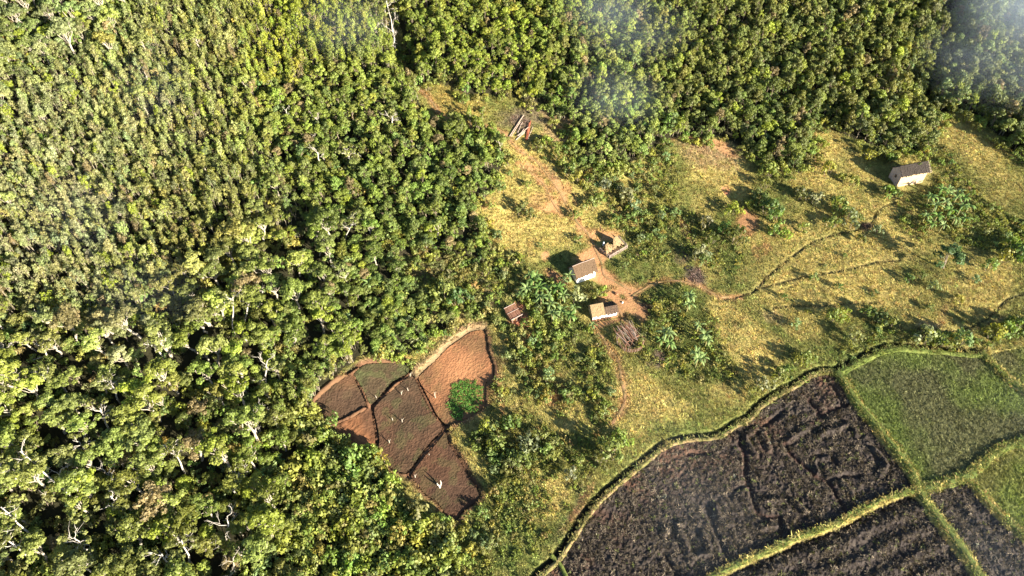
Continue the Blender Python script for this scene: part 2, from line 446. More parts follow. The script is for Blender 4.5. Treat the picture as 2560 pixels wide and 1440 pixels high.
def mixc(nt, a, b, fac, mode='MIX'):
    n = nd(nt, 'ShaderNodeMix', data_type='RGBA', blend_type=mode)
    for sock, val in ((n.inputs[0], fac), (n.inputs[6], a), (n.inputs[7], b)):
        if hasattr(val, 'links'):
            nt.links.new(val, sock)
        else:
            sock.default_value = (*val, 1) if isinstance(val, tuple) else val
    return n.outputs[2]


def noise(nt, scale, detail=4, rough=.6, coord='Object', vec=None, dist=0):
    n = nd(nt, 'ShaderNodeTexNoise')
    n.inputs['Scale'].default_value = scale
    n.inputs['Detail'].default_value = detail
    n.inputs['Roughness'].default_value = rough
    n.inputs['Distortion'].default_value = dist
    if vec is None:
        vec = nd(nt, 'ShaderNodeTexCoord').outputs[coord]
    nt.links.new(vec, n.inputs['Vector'])
    return n.outputs[0]


def ramp(nt, val, a, b):
    n = nd(nt, 'ShaderNodeMapRange')
    n.inputs[1].default_value = a
    n.inputs[2].default_value = b
    nt.links.new(val, n.inputs[0])
    return n.outputs[0]


def bump(nt, bsdf, h, strength=.5, dist=.1):
    n = nd(nt, 'ShaderNodeBump')
    n.inputs['Strength'].default_value = strength
    n.inputs['Distance'].default_value = dist
    nt.links.new(h, n.inputs['Height'])
    nt.links.new(n.outputs[0], bsdf.inputs['Normal'])


def two_tone(name, a, b, scale=3.0, lo=.35, hi=.65, bs=.4, bd=.05, rough=.85, stretch=None):
    m, nt, bs_ = new_mat(name)
    vec = None
    if stretch:
        mp = nd(nt, 'ShaderNodeMapping')
        mp.inputs['Scale'].default_value = stretch
        nt.links.new(nd(nt, 'ShaderNodeTexCoord').outputs['Object'], mp.inputs[0])
        vec = mp.outputs[0]
    n = noise(nt, scale, 5, .65, vec=vec)
    nt.links.new(mixc(nt, a, b, ramp(nt, n, lo, hi)), bs_.inputs['Base Color'])
    bs_.inputs['Roughness'].default_value = rough
    bump(nt, bs_, n, bs, bd)
    return m


def attr_mat(name, attr='col', scale=6.0, amt=.35, bs=.6, bd=.08):
    """earth and grass: painted base colour, broken up by fine noise"""
    m, nt, b = new_mat(name)
    a = nd(nt, 'ShaderNodeAttribute', attribute_name=attr)
    n1 = noise(nt, scale, 6, .7)
    n2 = noise(nt, scale * .18, 4, .6)
    f = nd(nt, 'ShaderNodeMath', operation='MULTIPLY_ADD')
    nt.links.new(n1, f.inputs[0])
    f.inputs[1].default_value = 2 * amt
    f.inputs[2].default_value = 1 - amt
    g = nd(nt, 'ShaderNodeMath', operation='MULTIPLY_ADD')
    nt.links.new(n2, g.inputs[0])
    g.inputs[1].default_value = amt
    g.inputs[2].default_value = 1 - amt * .5
    h = nd(nt, 'ShaderNodeMath', operation='MULTIPLY')
    nt.links.new(f.outputs[0], h.inputs[0])
    nt.links.new(g.outputs[0], h.inputs[1])
    sc = nd(nt, 'ShaderNodeVectorMath', operation='SCALE')
    nt.links.new(a.outputs['Color'], sc.inputs[0])
    nt.links.new(h.outputs[0], sc.inputs['Scale'])
    nt.links.new(sc.outputs[0], b.inputs['Base Color'])
    bump(nt, b, n1, bs, bd)
    return m


def leaf_mat(name, trans=.28, gloss=.3):
    """foliage: each plant's own colour, each leaf a little lighter or darker than the next"""
    m, nt, b = new_mat(name)
    a = nd(nt, 'ShaderNodeAttribute', attribute_name='tint', attribute_type='INSTANCER')
    v = nd(nt, 'ShaderNodeAttribute', attribute_name='leafv')
    f = nd(nt, 'ShaderNodeMath', operation='MULTIPLY_ADD')
    nt.links.new(v.outputs['Fac'], f.inputs[0])
    f.inputs[1].default_value = 1.1
    f.inputs[2].default_value = .55
    sc = nd(nt, 'ShaderNodeVectorMath', operation='SCALE')
    nt.links.new(a.outputs['Color'], sc.inputs[0])
    nt.links.new(f.outputs[0], sc.inputs['Scale'])
    nt.links.new(sc.outputs[0], b.inputs['Base Color'])
    b.inputs['Roughness'].default_value = .55
    b.inputs['Specular IOR Level'].default_value = gloss
    t = nd(nt, 'ShaderNodeBsdfTranslucent')
    warm = mixc(nt, sc.outputs[0], (1.25, 1.15, .45), 1.0, 'MULTIPLY')
    nt.links.new(warm, t.inputs[0])
    mx = nd(nt, 'ShaderNodeMixShader')
    mx.inputs[0].default_value = trans
    nt.links.new(b.outputs[0], mx.inputs[1])
    nt.links.new(t.outputs[0], mx.inputs[2])
    nt.links.new(mx.outputs[0], nt.nodes['Material Output'].inputs['Surface'])
    return m


M_GROUND = attr_mat('ground_cover', scale=2.2, amt=.45, bs=.8, bd=.25)
M_EARTH = attr_mat('tilled_earth', scale=4.0, amt=.35, bs=.6, bd=.1)
M_LEAF = leaf_mat('leaves', .34)
M_GRASS = leaf_mat('grass_blades', .2, .15)
M_BANANA = leaf_mat('banana_leaf', .35, .25)
M_BARK = two_tone('pale_bark', (.24, .205, .155), (.38, .335, .265), 4, bs=.5)
M_BARK_TAN = two_tone('tan_bark', (.20, .165, .115), (.34, .29, .21), 4, bs=.5)
M_BARK_DARK = two_tone('brown_bark', (.13, .10, .07), (.26, .21, .15), 4, bs=.5)
M_BARK_WHITE = two_tone('bleached_wood', (.34, .30, .245), (.50, .455, .385), 5, bs=.5)
M_STEM = two_tone('banana_stem', (.14, .12, .05), (.24, .22, .09), 5)
M_LIME = two_tone('limewash', (.84, .80, .72), (.92, .89, .83), 2.0, bs=.3)
M_CREAM = two_tone('cream_mud_plaster', (.36, .25, .14), (.46, .335, .205), 1.6, bs=.4)
M_PINK = two_tone('pinkish_mud_plaster', (.40, .285, .235), (.52, .385, .32), 1.6, bs=.4)
M_MUD = two_tone('mud', (.20, .095, .048), (.31, .155, .08), 2.5, bs=.6)
M_THATCH = two_tone('brown_thatch', (.055, .035, .021), (.125, .08, .046), 6, .3, .7, .9, .08, stretch=(3, .8, .8))
M_STRAW = two_tone('straw_thatch', (.145, .10, .05), (.25, .18, .095), 6, .3, .7, .9, .08, stretch=(3, .8, .8))
M_THATCH_OLD = two_tone('old_dark_thatch', (.035, .027, .022), (.115, .07, .042), 5, .3, .7, .9, .08, stretch=(2, .8, .8))  # darker thatch of the older roof half
M_SLAT = two_tone('weathered_slats', (.026, .021, .018), (.066, .053, .043), 7, .3, .7, .6, .05, stretch=(5, .6, .6))
M_REDWOOD = two_tone('reddish_sticks', (.14, .062, .038), (.27, .145, .095), 5, bs=.4)
M_GREYWOOD = two_tone('grey_sticks', (.17, .125, .10), (.34, .265, .22), 5, bs=.4)
M_DARKWOOD = two_tone('dark_boards', (.05, .035, .025), (.10, .07, .05), 6)
M_REDLOG = two_tone('red_heartwood', (.22, .062, .032), (.33, .11, .06), 4)
M_LOG = two_tone('peeled_log', (.24, .17, .125), (.36, .275, .215), 4)
M_TAN = two_tone('trodden_earth', (.30, .165, .085), (.44, .26, .145), 1.5, bs=.5)
M_CLOTH_BLUE = two_tone('pale_blue_cloth', (.42, .58, .66), (.55, .70, .76), 5)
M_CLOTH_WHITE = two_tone('white_cloth', (.74, .72, .69), (.82, .80, .77), 5)

# ------------------------------------------------------------------ the ground
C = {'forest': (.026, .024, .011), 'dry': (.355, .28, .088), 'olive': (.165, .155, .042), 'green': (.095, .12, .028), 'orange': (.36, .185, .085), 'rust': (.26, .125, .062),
     'red': (.42, .165, .095), 'dark': (.075, .048, .033), 'ash': (.125, .085, .065), 'tan': (.28, .19, .10), 'straw': (.22, .17, .045), 'bankgreen': (.13, .15, .035), 'trench': (.03, .026, .016)}
C = {k: np.array(v) * .92 for k, v in C.items()}

STEP = .3
FX = np.arange(-140, 155.01, STEP)
FY = np.arange(24, 216.01, STEP)
out_p = np.array([2, 5, 10, 20, 40, 80, 160, 320, 640, 1200.0])
GX = np.concatenate([FX[0] - out_p[::-1], FX, FX[-1] + out_p])
GY = np.concatenate([FY[0] - np.array([2, 5, 10, 20, 40, 80, 160.0])[::-1], FY, FY[-1] + out_p])
XX, YY = np.meshgrid(GX, GY)
ZZ = H0(XX, YY)
PX, PY, DEPTH = proj(XX, YY, ZZ)
behind = DEPTH < 20
PX = np.where(behind, 1280, PX)
PY = np.where(behind, 1800, PY)
WX = PX + 26 * (fbm(XX / 6, YY / 6, 21, 3) - .5)
WY = PY + 22 * (fbm(XX / 6, YY / 6, 31, 3) - .5)


def blob(px, py, cx, cy, rx, ry, t):
    ct, st = math.cos(t), math.sin(t)
    u = ((px - cx) * ct + (py - cy) * st) / rx
    v = (-(px - cx) * st + (py - cy) * ct) / ry
    return 1 - sstep(.55, 1.15, np.sqrt(u * u + v * v))


def lerp(c, k, a):
    return c * (1 - a[..., None]) + k * a[..., None]


# digging: gullies, terraces, ditches, canal
GULLY = W([(975, -120), (980, 0), (985, 60), (1000, 120), (1015, 175)])
ZZ = ZZ - 4.5 * np.exp(-(pdist(XX, YY, GULLY, 14) / 3.5) ** 2)
GULLY_E = W([(2390, -60), (2370, 60), (2340, 160), (2310, 250)])
ZZ = ZZ - 3.0 * np.exp(-(pdist(XX, YY, GULLY_E, 16) / 4.5) ** 2)

plotsW = [P(*np.array(smooth(p, 3, True)).T) for p in PLOTS]
for p in plotsW:
    ZZ = np.where(inpoly(XX, YY, p), ZZ - .75, ZZ)
fieldsW = {k: P(v[:, 0], v[:, 1]) for k, v in dict(A=PLOUGH_A, B=PLOUGH_B, C=PLOUGH_C, D=RICE_D, E=RICE_E, F=RICE_F).items()}
for p in fieldsW.values():
    ZZ = np.where(inpoly(XX, YY, p), ZZ - .6, ZZ)
ditchW = [W(d) for d in DITCHES]
for d in ditchW:
    ZZ = ZZ - .55 * np.exp(-(pdist(XX, YY, d) / .42) ** 4)
trenchW = [W(d) for d in TRENCHES]
for d in trenchW:
    ZZ = ZZ - .28 * np.exp(-(pdist(XX, YY, d) / .3) ** 4)
canalW = W(CANAL)
canalEW = W(CANAL_EAST)
for d, w in ((canalW, .52), (canalEW, .6)):
    dd = pdist(XX, YY, d)
    ZZ = ZZ - .8 * np.exp(-(dd / w) ** 4)
bermW = [W(BERM), W(BERM_2), W(BERM_3)]
for d, w in zip(bermW, (.75, .4, .35)):
    ZZ = ZZ + .35 * np.exp(-(pdist(XX, YY, d) / w) ** 2)

# painting: what each spot is covered with
g1 = fbm(XX / 5, YY / 5, 41, 4)
g2 = fbm(XX / 1.3, YY / 1.3, 51, 3)
g3 = fbm(XX / 14, YY / 14, 61, 3)
col = np.zeros(XX.shape + (3,)) + C['olive']
col = lerp(col, C['green'], sstep(.44, .62, .6 * g1 + .4 * g2) * .75)
col = lerp(col, C['dry'], sstep(.44, .62, .5 * g3 + .3 * g1 + .2 * g2) * .8)
green_zones = [HERB_BANANA, HERB_SOUTH, HERB_MID, SHRUB_VILLAGE, SHRUB_LOW, SHRUB_CORNER, SHRUB_PADDY, SHRUB_EAST]
for z in green_zones:
    m = inpoly(WX, WY, z)
    col = np.where(m[..., None], lerp(col, C['green'] * .8, sstep(.3, .6, g2) * .7), col)
for cx, cy, rx, ry, t, s in DRY:
    col = lerp(col, C['dry'] * (1 + .0 * g1[..., None]), blob(WX, WY, cx, cy, rx, ry, t) * s * sstep(.22, .45, g2 * .6 + g1 * .4))
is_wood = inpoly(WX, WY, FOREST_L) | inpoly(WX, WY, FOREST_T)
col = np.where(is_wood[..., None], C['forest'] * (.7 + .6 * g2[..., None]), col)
bank = np.exp(-(pdist(XX, YY, canalW, 9) / 3.0) ** 2)
col = lerp(col, C['bankgreen'], bank * .8 * sstep(.3, .55, g1))
for cx, cy, rx, ry, t, k, s in SOIL:
    col = lerp(col, C[k], blob(WX, WY, cx, cy, rx, ry, t) * s * sstep(.22, .5, g2 * .7 + g1 * .3))
for d in trenchW:
    col = lerp(col, C['trench'], np.exp(-(pdist(XX, YY, d) / .34) ** 2) * .85)
for d in ditchW:
    col = lerp(col, C['trench'], np.exp(-(pdist(XX, YY, d) / .5) ** 4))
for d, w in ((canalW, .55), (canalEW, .65)):
    col = lerp(col, C['trench'] * .7, np.exp(-(pdist(XX, YY, d) / w) ** 4))
for d, w in zip(bermW, (.9, .5, .45)):
    col = lerp(col, C['tan'] * .95, np.exp(-(pdist(XX, YY, d) / w / .8) ** 2) * .9)
pathW = {k: W(v) for k, v in dict(main=PATH_MAIN, east=PATH_EAST, south=PATH_SOUTH, pen=PATH_PEN, branch=PATH_BRANCH).items()}
for k, d in pathW.items():
    dd = pdist(XX, YY, d)
    col = lerp(col, C['orange'] * .85, (1 - sstep(.2, 1.3, dd + 1.6 * (g2 - .5))) * .7)
for p in list(fieldsW.values())[:3]:
    m = inpoly(XX, YY, p)
    col = np.where(m[..., None], C['dark'] * .6, col)

for p in plotsW:
    dd = pdist(XX, YY, np.concatenate([p, p[:1]]), 3)
    col = lerp(col, np.array((.12, .06, .032)), (1 - sstep(.5, 1.1, dd + .8 * (g2 - .5))) * .9 * (pdist(XX, YY, bermW[0], 3) > .9))
ny, nx = XX.shape
idx = np.arange(nx * ny).reshape(ny, nx)
F = np.stack([idx[:-1, :-1], idx[:-1, 1:], idx[1:, 1:], idx[1:, :-1]], -1).reshape(-1, 4)
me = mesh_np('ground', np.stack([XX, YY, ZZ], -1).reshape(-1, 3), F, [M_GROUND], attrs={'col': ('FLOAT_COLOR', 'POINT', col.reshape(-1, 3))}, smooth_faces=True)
tag(link('ground', me), kind='structure')

ix0 = len(out_p)
iy0 = 7
ZF = ZZ[iy0:iy0 + len(FY), ix0:ix0 + len(FX)]
CF = col[iy0:iy0 + len(FY), ix0:ix0 + len(FX)]


def bil(A, x, y):
    u = np.clip((np.asarray(x, float) - FX[0]) / STEP, 0, len(FX) - 1.001)
    v = np.clip((np.asarray(y, float) - FY[0]) / STEP, 0, len(FY) - 1.001)
    i, j = u.astype(int), v.astype(int)
    a, b = u - i, v - j
    if A.ndim == 3:
        a, b = a[..., None], b[..., None]
    return (A[j, i] * (1 - a) + A[j, i + 1] * a) * (1 - b) + (A[j + 1, i] * (1 - a) + A[j + 1, i + 1] * a) * b


def gz(x, y):
    return bil(ZF, x, y)


def at(px, py):
    w = P(px, py)[0]
    return Vector((w[0], w[1], float(gz(w[0], w[1]))))


def ppm(x, y):
    """photograph pixels per metre there"""
    return FPX / float(proj(x, y, float(gz(x, y)))[2])


# ------------------------------------------------------------------ fields and plots: fine sheets of real clods
def field(name, poly, heightfn, colfn, mat, lift, step=.165):
    poly = np.asarray(poly)
    xs = np.arange(poly[:, 0].min(), poly[:, 0].max() + step, step)
    ys = np.arange(poly[:, 1].min(), poly[:, 1].max() + step, step)
    X, Y = np.meshgrid(xs, ys)
    inside = inpoly(X, Y, poly)
    keep = inside & True
    cell = keep[:-1, :-1] & keep[1:, :-1] & keep[:-1, 1:] & keep[1:, 1:]
    used = np.zeros(X.shape, bool)
    used[:-1, :-1] |= cell
    used[1:, :-1] |= cell
    used[:-1, 1:] |= cell
    used[1:, 1:] |= cell
    num = -np.ones(X.shape, int)
    num[used] = np.arange(used.sum())
    xv, yv = X[used], Y[used]
    z = H0(xv, yv) + lift + heightfn(xv, yv)
    c = colfn(xv, yv)
    f = np.stack([num[:-1, :-1][cell], num[:-1, 1:][cell], num[1:, 1:][cell], num[1:, :-1][cell]], 1)
    return link(name, mesh_np(name, np.stack([xv, yv, z], 1), f, [mat], attrs={'col': ('FLOAT_COLOR', 'POINT', c)}, smooth_faces=False))


def zl(pts):
    return W([(1660 + a * .35156, 940 + b * .35156) for a, b in pts], 4)


FUR_DEEP = [zl(q) for q in ([(540, 470), (590, 600), (580, 680), (620, 800), (650, 920), (700, 990), (820, 1000)], [(860, 480), (920, 570), (1030, 660), (1100, 720), (1180, 760), (1240, 860), (1310, 985)],
                            [(1040, 170), (1110, 280), (1050, 340)], [(1110, 285), (1220, 230), (1330, 195)], [(835, 1010), (840, 1170)], [(480, 850), (520, 800), (600, 760)], [(0, 1250), (60, 1350), (100, 1420)],
                            [(1130, 10), (1210, 80), (1270, 190)], [(180, 545), (330, 545)], [(690, 370), (800, 290), (850, 250)], [(320, 930), (340, 1040), (400, 1160), (430, 1250)], [(1090, 640), (1110, 570), (1200, 580), (1230, 620)], [(1190, 740), (1300, 700), (1400, 710)])]
FUR_RIDGE = [zl(q) for q in ([(200, 1310), (160, 1200), (105, 1080), (150, 1040)], [(230, 1280), (330, 1250), (280, 1110)], [(370, 930), (390, 1000), (440, 1050), (480, 1050)], [(580, 430), (690, 370), (750, 520)], [(580, 440), (650, 560)],
                             [(1120, 410), (1240, 370), (1330, 340), (1370, 410)], [(850, 480), (1000, 380), (1110, 300)], [(1090, 690), (1090, 590), (1170, 570)], [(720, 890), (830, 880)], [(1500, 520), (1580, 620), (1540, 700)], [(1280, 760), (1340, 830)], [(930, 890), (1000, 960)], [(40, 1080), (0, 1120)], [(690, 1080), (800, 1070)])]


def clods(x, y, amp=.3, wl=.62, seed=70):
    return amp * (vnoise(x / wl, y / wl, seed) ** 1.5 - .35) + amp * .5 * (vnoise(x / wl * 2.1, y / wl * 2.1, seed + 4) - .5)


def plough_h(kind):
    def h(x, y):
        z = clods(x, y, .27, .46)
        z += .22 * (fbm(x / 3.4, y / 3.4, 80, 2) - .5)
        if kind == 'A':
            for d in FUR_DEEP:
                z -= .45 * np.exp(-(pdist(x, y, d) / .42) ** 2)
            for d in FUR_RIDGE:
                dd = pdist(x, y, d)
                z += .42 * np.exp(-(dd / .4) ** 2) - .2 * np.exp(-((dd - .9) / .35) ** 2)
        if kind == 'B':
            q = pdist(x, y, fB, 40) + 1.2 * (fbm(x / 7, y / 7, 91, 2) - .5)
            w = (q - 1.6) / 3.1
            t = w - np.floor(w)
            z += np.where(q > 1.6, .34 * (.5 - .5 * np.cos(2 * np.pi * np.clip(t * 1.25, 0, 1))) - .12, -.25)
        if kind == 'C':
            q = pdist(x, y, fC, 40) + 1.2 * (fbm(x / 7, y / 7, 97, 2) - .5)
            z += .16 * np.sin(q * 2 * np.pi / 3.2)
        return z
    return h


fB = W(BUND_LOW)
fC = W(BUND_RIGHT)


def plough_c(red):
    def c(x, y):
        n = fbm(x / 4, y / 4, 101, 3)[:, None]
        base = np.array((.034, .026, .022)) * (.75 + .5 * n)
        pale = np.array((.085, .067, .050))
        base = base * (1 - .4 * sstep(.5, .8, fbm(x / .8, y / .8, 103, 2))[:, None]) + pale * .4 * sstep(.5, .8, fbm(x / .8, y / .8, 103, 2))[:, None]
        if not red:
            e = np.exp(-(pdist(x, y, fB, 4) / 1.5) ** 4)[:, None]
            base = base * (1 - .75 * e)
        if red:
            e = np.exp(-(pdist(x, y, canalW, 20) / 6.0) ** 2) * sstep(.4, .6, fbm(x / 6, y / 6, 107, 2))
            base = base * (1 - .6 * e[:, None]) + np.array((.13, .062, .034)) * .6 * e[:, None]
            for d in FUR_DEEP[:4]:
                e = np.exp(-(pdist(x, y, d) / .4) ** 2)[:, None] * .7
                base = base * (1 - e) + np.array((.05, .022, .015)) * e
        return base
    return c


PL = -.18
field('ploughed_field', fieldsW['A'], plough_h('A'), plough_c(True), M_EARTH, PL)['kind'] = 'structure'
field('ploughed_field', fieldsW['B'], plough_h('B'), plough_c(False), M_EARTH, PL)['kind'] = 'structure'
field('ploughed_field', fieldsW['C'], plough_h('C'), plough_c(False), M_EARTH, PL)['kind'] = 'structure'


def rice_h(x, y):
    return clods(x, y, .16, .5, 120)


def rice_c(a, b):
    def c(x, y):
        n = sstep(.35, .65, fbm(x / 9, y / 9, 131, 4))[:, None]
        return np.array(a) * (1 - n) + np.array(b) * n
    return c


RD, RE, RF = rice_c((.10, .098, .04), (.105, .13, .03)), rice_c((.13, .125, .035), (.12, .145, .03)), rice_c((.11, .105, .04), (.11, .125, .03))
field('rice_field', fieldsW['D'], rice_h, RD, M_EARTH, -.12)['kind'] = 'structure'
field('rice_field', fieldsW['E'], rice_h, RE, M_EARTH, -.12)['kind'] = 'structure'
field('rice_field', fieldsW['F'], rice_h, RF, M_EARTH, -.12)['kind'] = 'structure'

greensW = P(*np.array(smooth(GREENS, 3, True)).T)
PLOT_COL = [((.19, .082, .037), (.095, .048, .024), .16), ((.066, .044, .024), (.054, .046, .021), .35), ((.092, .048, .025), (.062, .036, .021), .06), ((.15, .066, .03), (.09, .044, .023), .03), ((.078, .041, .023), (.058, .036, .020), .22), ((.055, .030, .018), (.072, .035, .019), .16)]
for i, p in enumerate(plotsW):
    a, b, gr = PLOT_COL[i]

    def cfn(x, y, a=np.array(a), b=np.array(b), gr=gr, i=i):
        n = sstep(.35, .65, fbm(x / 5, y / 5, 140 + i, 3))[:, None]
        c = a * (1 - n) + b * n
        c = c * (.75 + .5 * fbm(x / .6, y / .6, 150, 2)[:, None])
        g = (sstep(.52, .66, fbm(x / 1.6, y / 1.6, 160 + i, 3)) * gr)[:, None]
        c = c * (1 - g) + np.array((.075, .095, .03)) * g
        if i == 0:
            px, py, _ = proj(x, y, H0(x, y))
            e = np.exp(-(((px - 1160) / 75) ** 2 + ((py - 925) / 75) ** 2))[:, None] * .6
            c = c * (1 - e) + np.array((.33, .155, .07)) * e
        return c

    def hfn(x, y, i=i):
        return clods(x, y, .075 if i != 3 else .12, .23 if i != 3 else .5, 170 + i) + .10 * (fbm(x / 1.6, y / 1.6, 190 + i, 3) - .5)
    tag(field('garden_plot', p, hfn, cfn, M_EARTH, -.28, .115), kind='structure')


# ------------------------------------------------------------------ bunds and footpaths
def ribbon(name, line, width, height, colf, mat, lift=0.0, rows=7, seed=0, flat=False):
    L = np.asarray(line)
    # resample
    d = np.concatenate([[0], np.cumsum(np.hypot(*np.diff(L, axis=0).T))])
    n = max(int(d[-1] / .35), 2)
    t = np.linspace(0, d[-1], n)
    x, y = np.interp(t, d, L[:, 0]), np.interp(t, d, L[:, 1])
    tx, ty = np.gradient(x), np.gradient(y)
    ln = np.hypot(tx, ty)
    nxn, nyn = -ty / ln, tx / ln
    V, cols = [], []
    for k in range(rows):
        u = -1 + 2 * k / (rows - 1)
        w = width * (1 + .5 * (fbm(t / 1.6, t * 0 + k * .37, seed + 200, 3) - .5)) + .12 * (vnoise(t / .5, t * 0 + (u > 0) * 7.3, seed + 210) - .5)
        xx, yy = x + nxn * u * w / 2, y + nyn * u * w / 2
        base = H0(xx, yy) if not flat else gz(xx, yy)
        zz = base + lift + height * (1 - abs(u) ** 2.4) * (.85 + .3 * vnoise(t / 1.1, t * 0 + k, seed + 220))
        if flat:
            zz = zz + .02 * (vnoise(t / .4, t * 0 + k, seed + 230))
        V.append(np.stack([xx, yy, zz], 1))
        cols.append(colf(xx, yy, u))
    V = np.stack(V, 1).reshape(-1, 3)
    cols = np.stack(cols, 1).reshape(-1, 3)
    i = np.arange(n * rows).reshape(n, rows)
    f = np.stack([i[:-1, :-1], i[1:, :-1], i[1:, 1:], i[:-1, 1:]], -1).reshape(-1, 4)
    return link(name, mesh_np(name, V, f, [mat], attrs={'col': ('FLOAT_COLOR', 'POINT', cols)}, smooth_faces=True))


def c_mix(a, b, s=1.5, seed=0):
    a, b = np.array(a), np.array(b)

    def f(x, y, u):
        n = sstep(.3, .7, fbm(x / s, y / s, seed + 240, 3))[:, None]
        return a * (1 - n) + b * n
    return f


def offset(line, d):
    L = np.asarray(line)
    tx, ty = np.gradient(L[:, 0]), np.gradient(L[:, 1])
    ln = np.hypot(tx, ty)
    return np.stack([L[:, 0] - ty / ln * d, L[:, 1] + tx / ln * d], 1)


bundW = dict(canal=offset(canalW, -.85), low=W(BUND_LOW), east=W(BUND_EAST), cross=W(BUND_CROSS), far=W(BUND_FAR), right=W(BUND_RIGHT), small=W(BUND_SMALL), ecanal=offset(canalEW, -1.15))
tan_b = c_mix((.21, .145, .07), (.12, .11, .035), 1.0, 1)
grn_b = c_mix((.14, .16, .036), (.10, .13, .028), 1.0, 2)
dgr_b = c_mix((.135, .155, .035), (.075, .10, .024), .8, 4)
for k, w, h, c in (('canal', .75, .34, tan_b), ('low', .95, .5, grn_b), ('east', 1.7, .6, dgr_b), ('cross', 1.7, .5, dgr_b), ('far', 1.4, .5, dgr_b), ('right', .9, .4, grn_b), ('small', .7, .3, grn_b), ('ecanal', 1.2, .4, grn_b)):
    tag(ribbon('field_bund_path', bundW[k], w, h, c, M_GROUND, -.1, 9, seed=len(k)), kind='structure')
path_c = c_mix((.25, .145, .072), (.15, .11, .045), .9, 3)
for k, w in (('main', .42), ('east', .38), ('south', .5), ('pen', .5), ('branch', .25)):
    tag(ribbon('footpath', pathW[k], w, .03, path_c, M_EARTH, .045, 5, seed=len(k) + 9, flat=True), kind='structure')


# ------------------------------------------------------------------ plants: shapes
def leaf_quads(r, centres, radii, n_each, length, width, flat=.8, up=.35, shell=.5, low=-.45):
    P_, A_, B_, val = [], [], [], []
    for c, rad, n in zip(centres, radii, n_each):
        d = r.normal(size=(int(n * 2.2) + 8, 3))
        d /= np.linalg.norm(d, axis=1)[:, None]
        d = d[d[:, 2] > low][:n]
        rr = rad * (shell + (1 - shell) * r.random(len(d)) ** .6)
        p = np.asarray(c) + d * rr[:, None] * np.array((1, 1, flat))
        nrm = d + r.normal(size=d.shape) * .42 + np.array((0, 0, up))
        nrm /= np.linalg.norm(nrm, axis=1)[:, None]
        a = np.cross(nrm, r.normal(size=d.shape))
        a /= np.linalg.norm(a, axis=1)[:, None]
        b = np.cross(nrm, a)
        s = .7 + .6 * r.random(len(d))
        P_.append(p)
        A_.append(a * (length / 2 * s)[:, None])
        B_.append(b * (width / 2 * s)[:, None])
        val.append(np.clip(.5 + .22 * r.normal(size=len(d)) + r.normal() * .1, 0, 1))
    p, a, b = np.concatenate(P_), np.concatenate(A_), np.concatenate(B_)
    v = np.stack([p - a, p + b, p + a, p - b], 1).reshape(-1, 3)
    f = np.arange(len(v)).reshape(-1, 4)
    return v, f, np.repeat(np.concatenate(val), 4)


def crown_mesh(name, lv, mat):
    v, f, val = lv
    return mesh_np(name, v, f, [mat], attrs={'leafv': ('FLOAT', 'POINT', val)})


def join_proto(name, mb, bark, lv, leafm):
    """one mesh, wood and leaves, for plants too many to count"""
    v, f, val = lv
    nv = len(mb.v)
    V = np.concatenate([np.array(mb.v).reshape(-1, 3), v]) if nv else v
    Fs = [list(q) for q in mb.f] + (f + nv).tolist()
    mi = [0] * len(mb.f) + [1] * len(f)
    val = np.concatenate([np.zeros(nv), val])
    return bpy.data.objects.new(name, mesh_np(name, V, Fs, [bark, leafm], mi, attrs={'leafv': ('FLOAT', 'POINT', val)}))


def limb(mb, r, a, b, r0, r1, seg=4, wob=.12, n=5):
    a, b = np.array(a, float), np.array(b, float)
    L = np.linalg.norm(b - a)
    pts = [a + (b - a) * i / seg + (r.normal(size=3) * wob * L / seg if 0 < i < seg else 0) for i in range(seg + 1)]
    mb.tube(pts, [r0 + (r1 - r0) * i / seg for i in range(seg + 1)], n)
    return pts


def big_tree(seed):
    """broad crown in several masses on pale limbs; built at about 10 m"""
    r = np.random.default_rng(seed)
    mb = MB()
    h = r.uniform(5.0, 6.4)
    lean = r.normal(size=2) * .5
    base = np.array((0, 0, -.4))
    fork = np.array((lean[0], lean[1], h * .62))
    limb(mb, r, base, fork, .26, .18, 5, .15, 7)
    n = r.integers(7, 11)
    cs, rs, ns = [], [], []
    for i in range(n):
        t = 2 * math.pi * (i / n) + r.normal() * .3
        rad = r.uniform(.6, 2.3) if i else 0
        top = np.array((lean[0] + math.cos(t) * rad, lean[1] + math.sin(t) * rad, h + 1.6 - .28 * rad ** 1.4 + r.normal() * .55))
        limb(mb, r, fork + (top - fork) * .02, top, .11, .03, 4, .25, 5)
        for k in range(r.integers(2, 4)):
            c = top + r.normal(size=3) * np.array((.5, .5, .3))
            cs.append(c)
            rs.append(r.uniform(.5, .95))
            ns.append(int(58 * rs[-1] ** 1.6 / .6))
            if k:
                limb(mb, r, top - (top - fork) * .2, c, .035, .015, 2, .2, 4)
    return mb, leaf_quads(r, cs, rs, ns, .42, .27, .75)


def slim_tree(seed, h=5.0, stems=3, spread=.6):
    """young slender tree: a few whip-like stems, leafy down their upper half"""
    r = np.random.default_rng(seed)
    mb = MB()
    cs, rs, ns = [], [], []
    for i in range(stems):
        t = r.random() * 6.28
        d = spread * r.uniform(.5, 1.2)
        hh = h * r.uniform(.75, 1.05)
        top = np.array((math.cos(t) * d, math.sin(t) * d, hh))
        limb(mb, r, (0, 0, -.4), top, .05, .02, 4, .1, 4)
        for k in range(5):
            c = top * np.array((1, 1, 0)) * (1 - .12 * k) + np.array((r.normal() * .2, r.normal() * .2, hh - .1 - k * .48 + r.normal() * .1))
            cs.append(c)
            rs.append(r.uniform(.34, .52) * (1.0 - .08 * k))
            ns.append(34 - 5 * k)
    return mb, leaf_quads(r, cs, rs, ns, .30, .18, 1.1, .3)


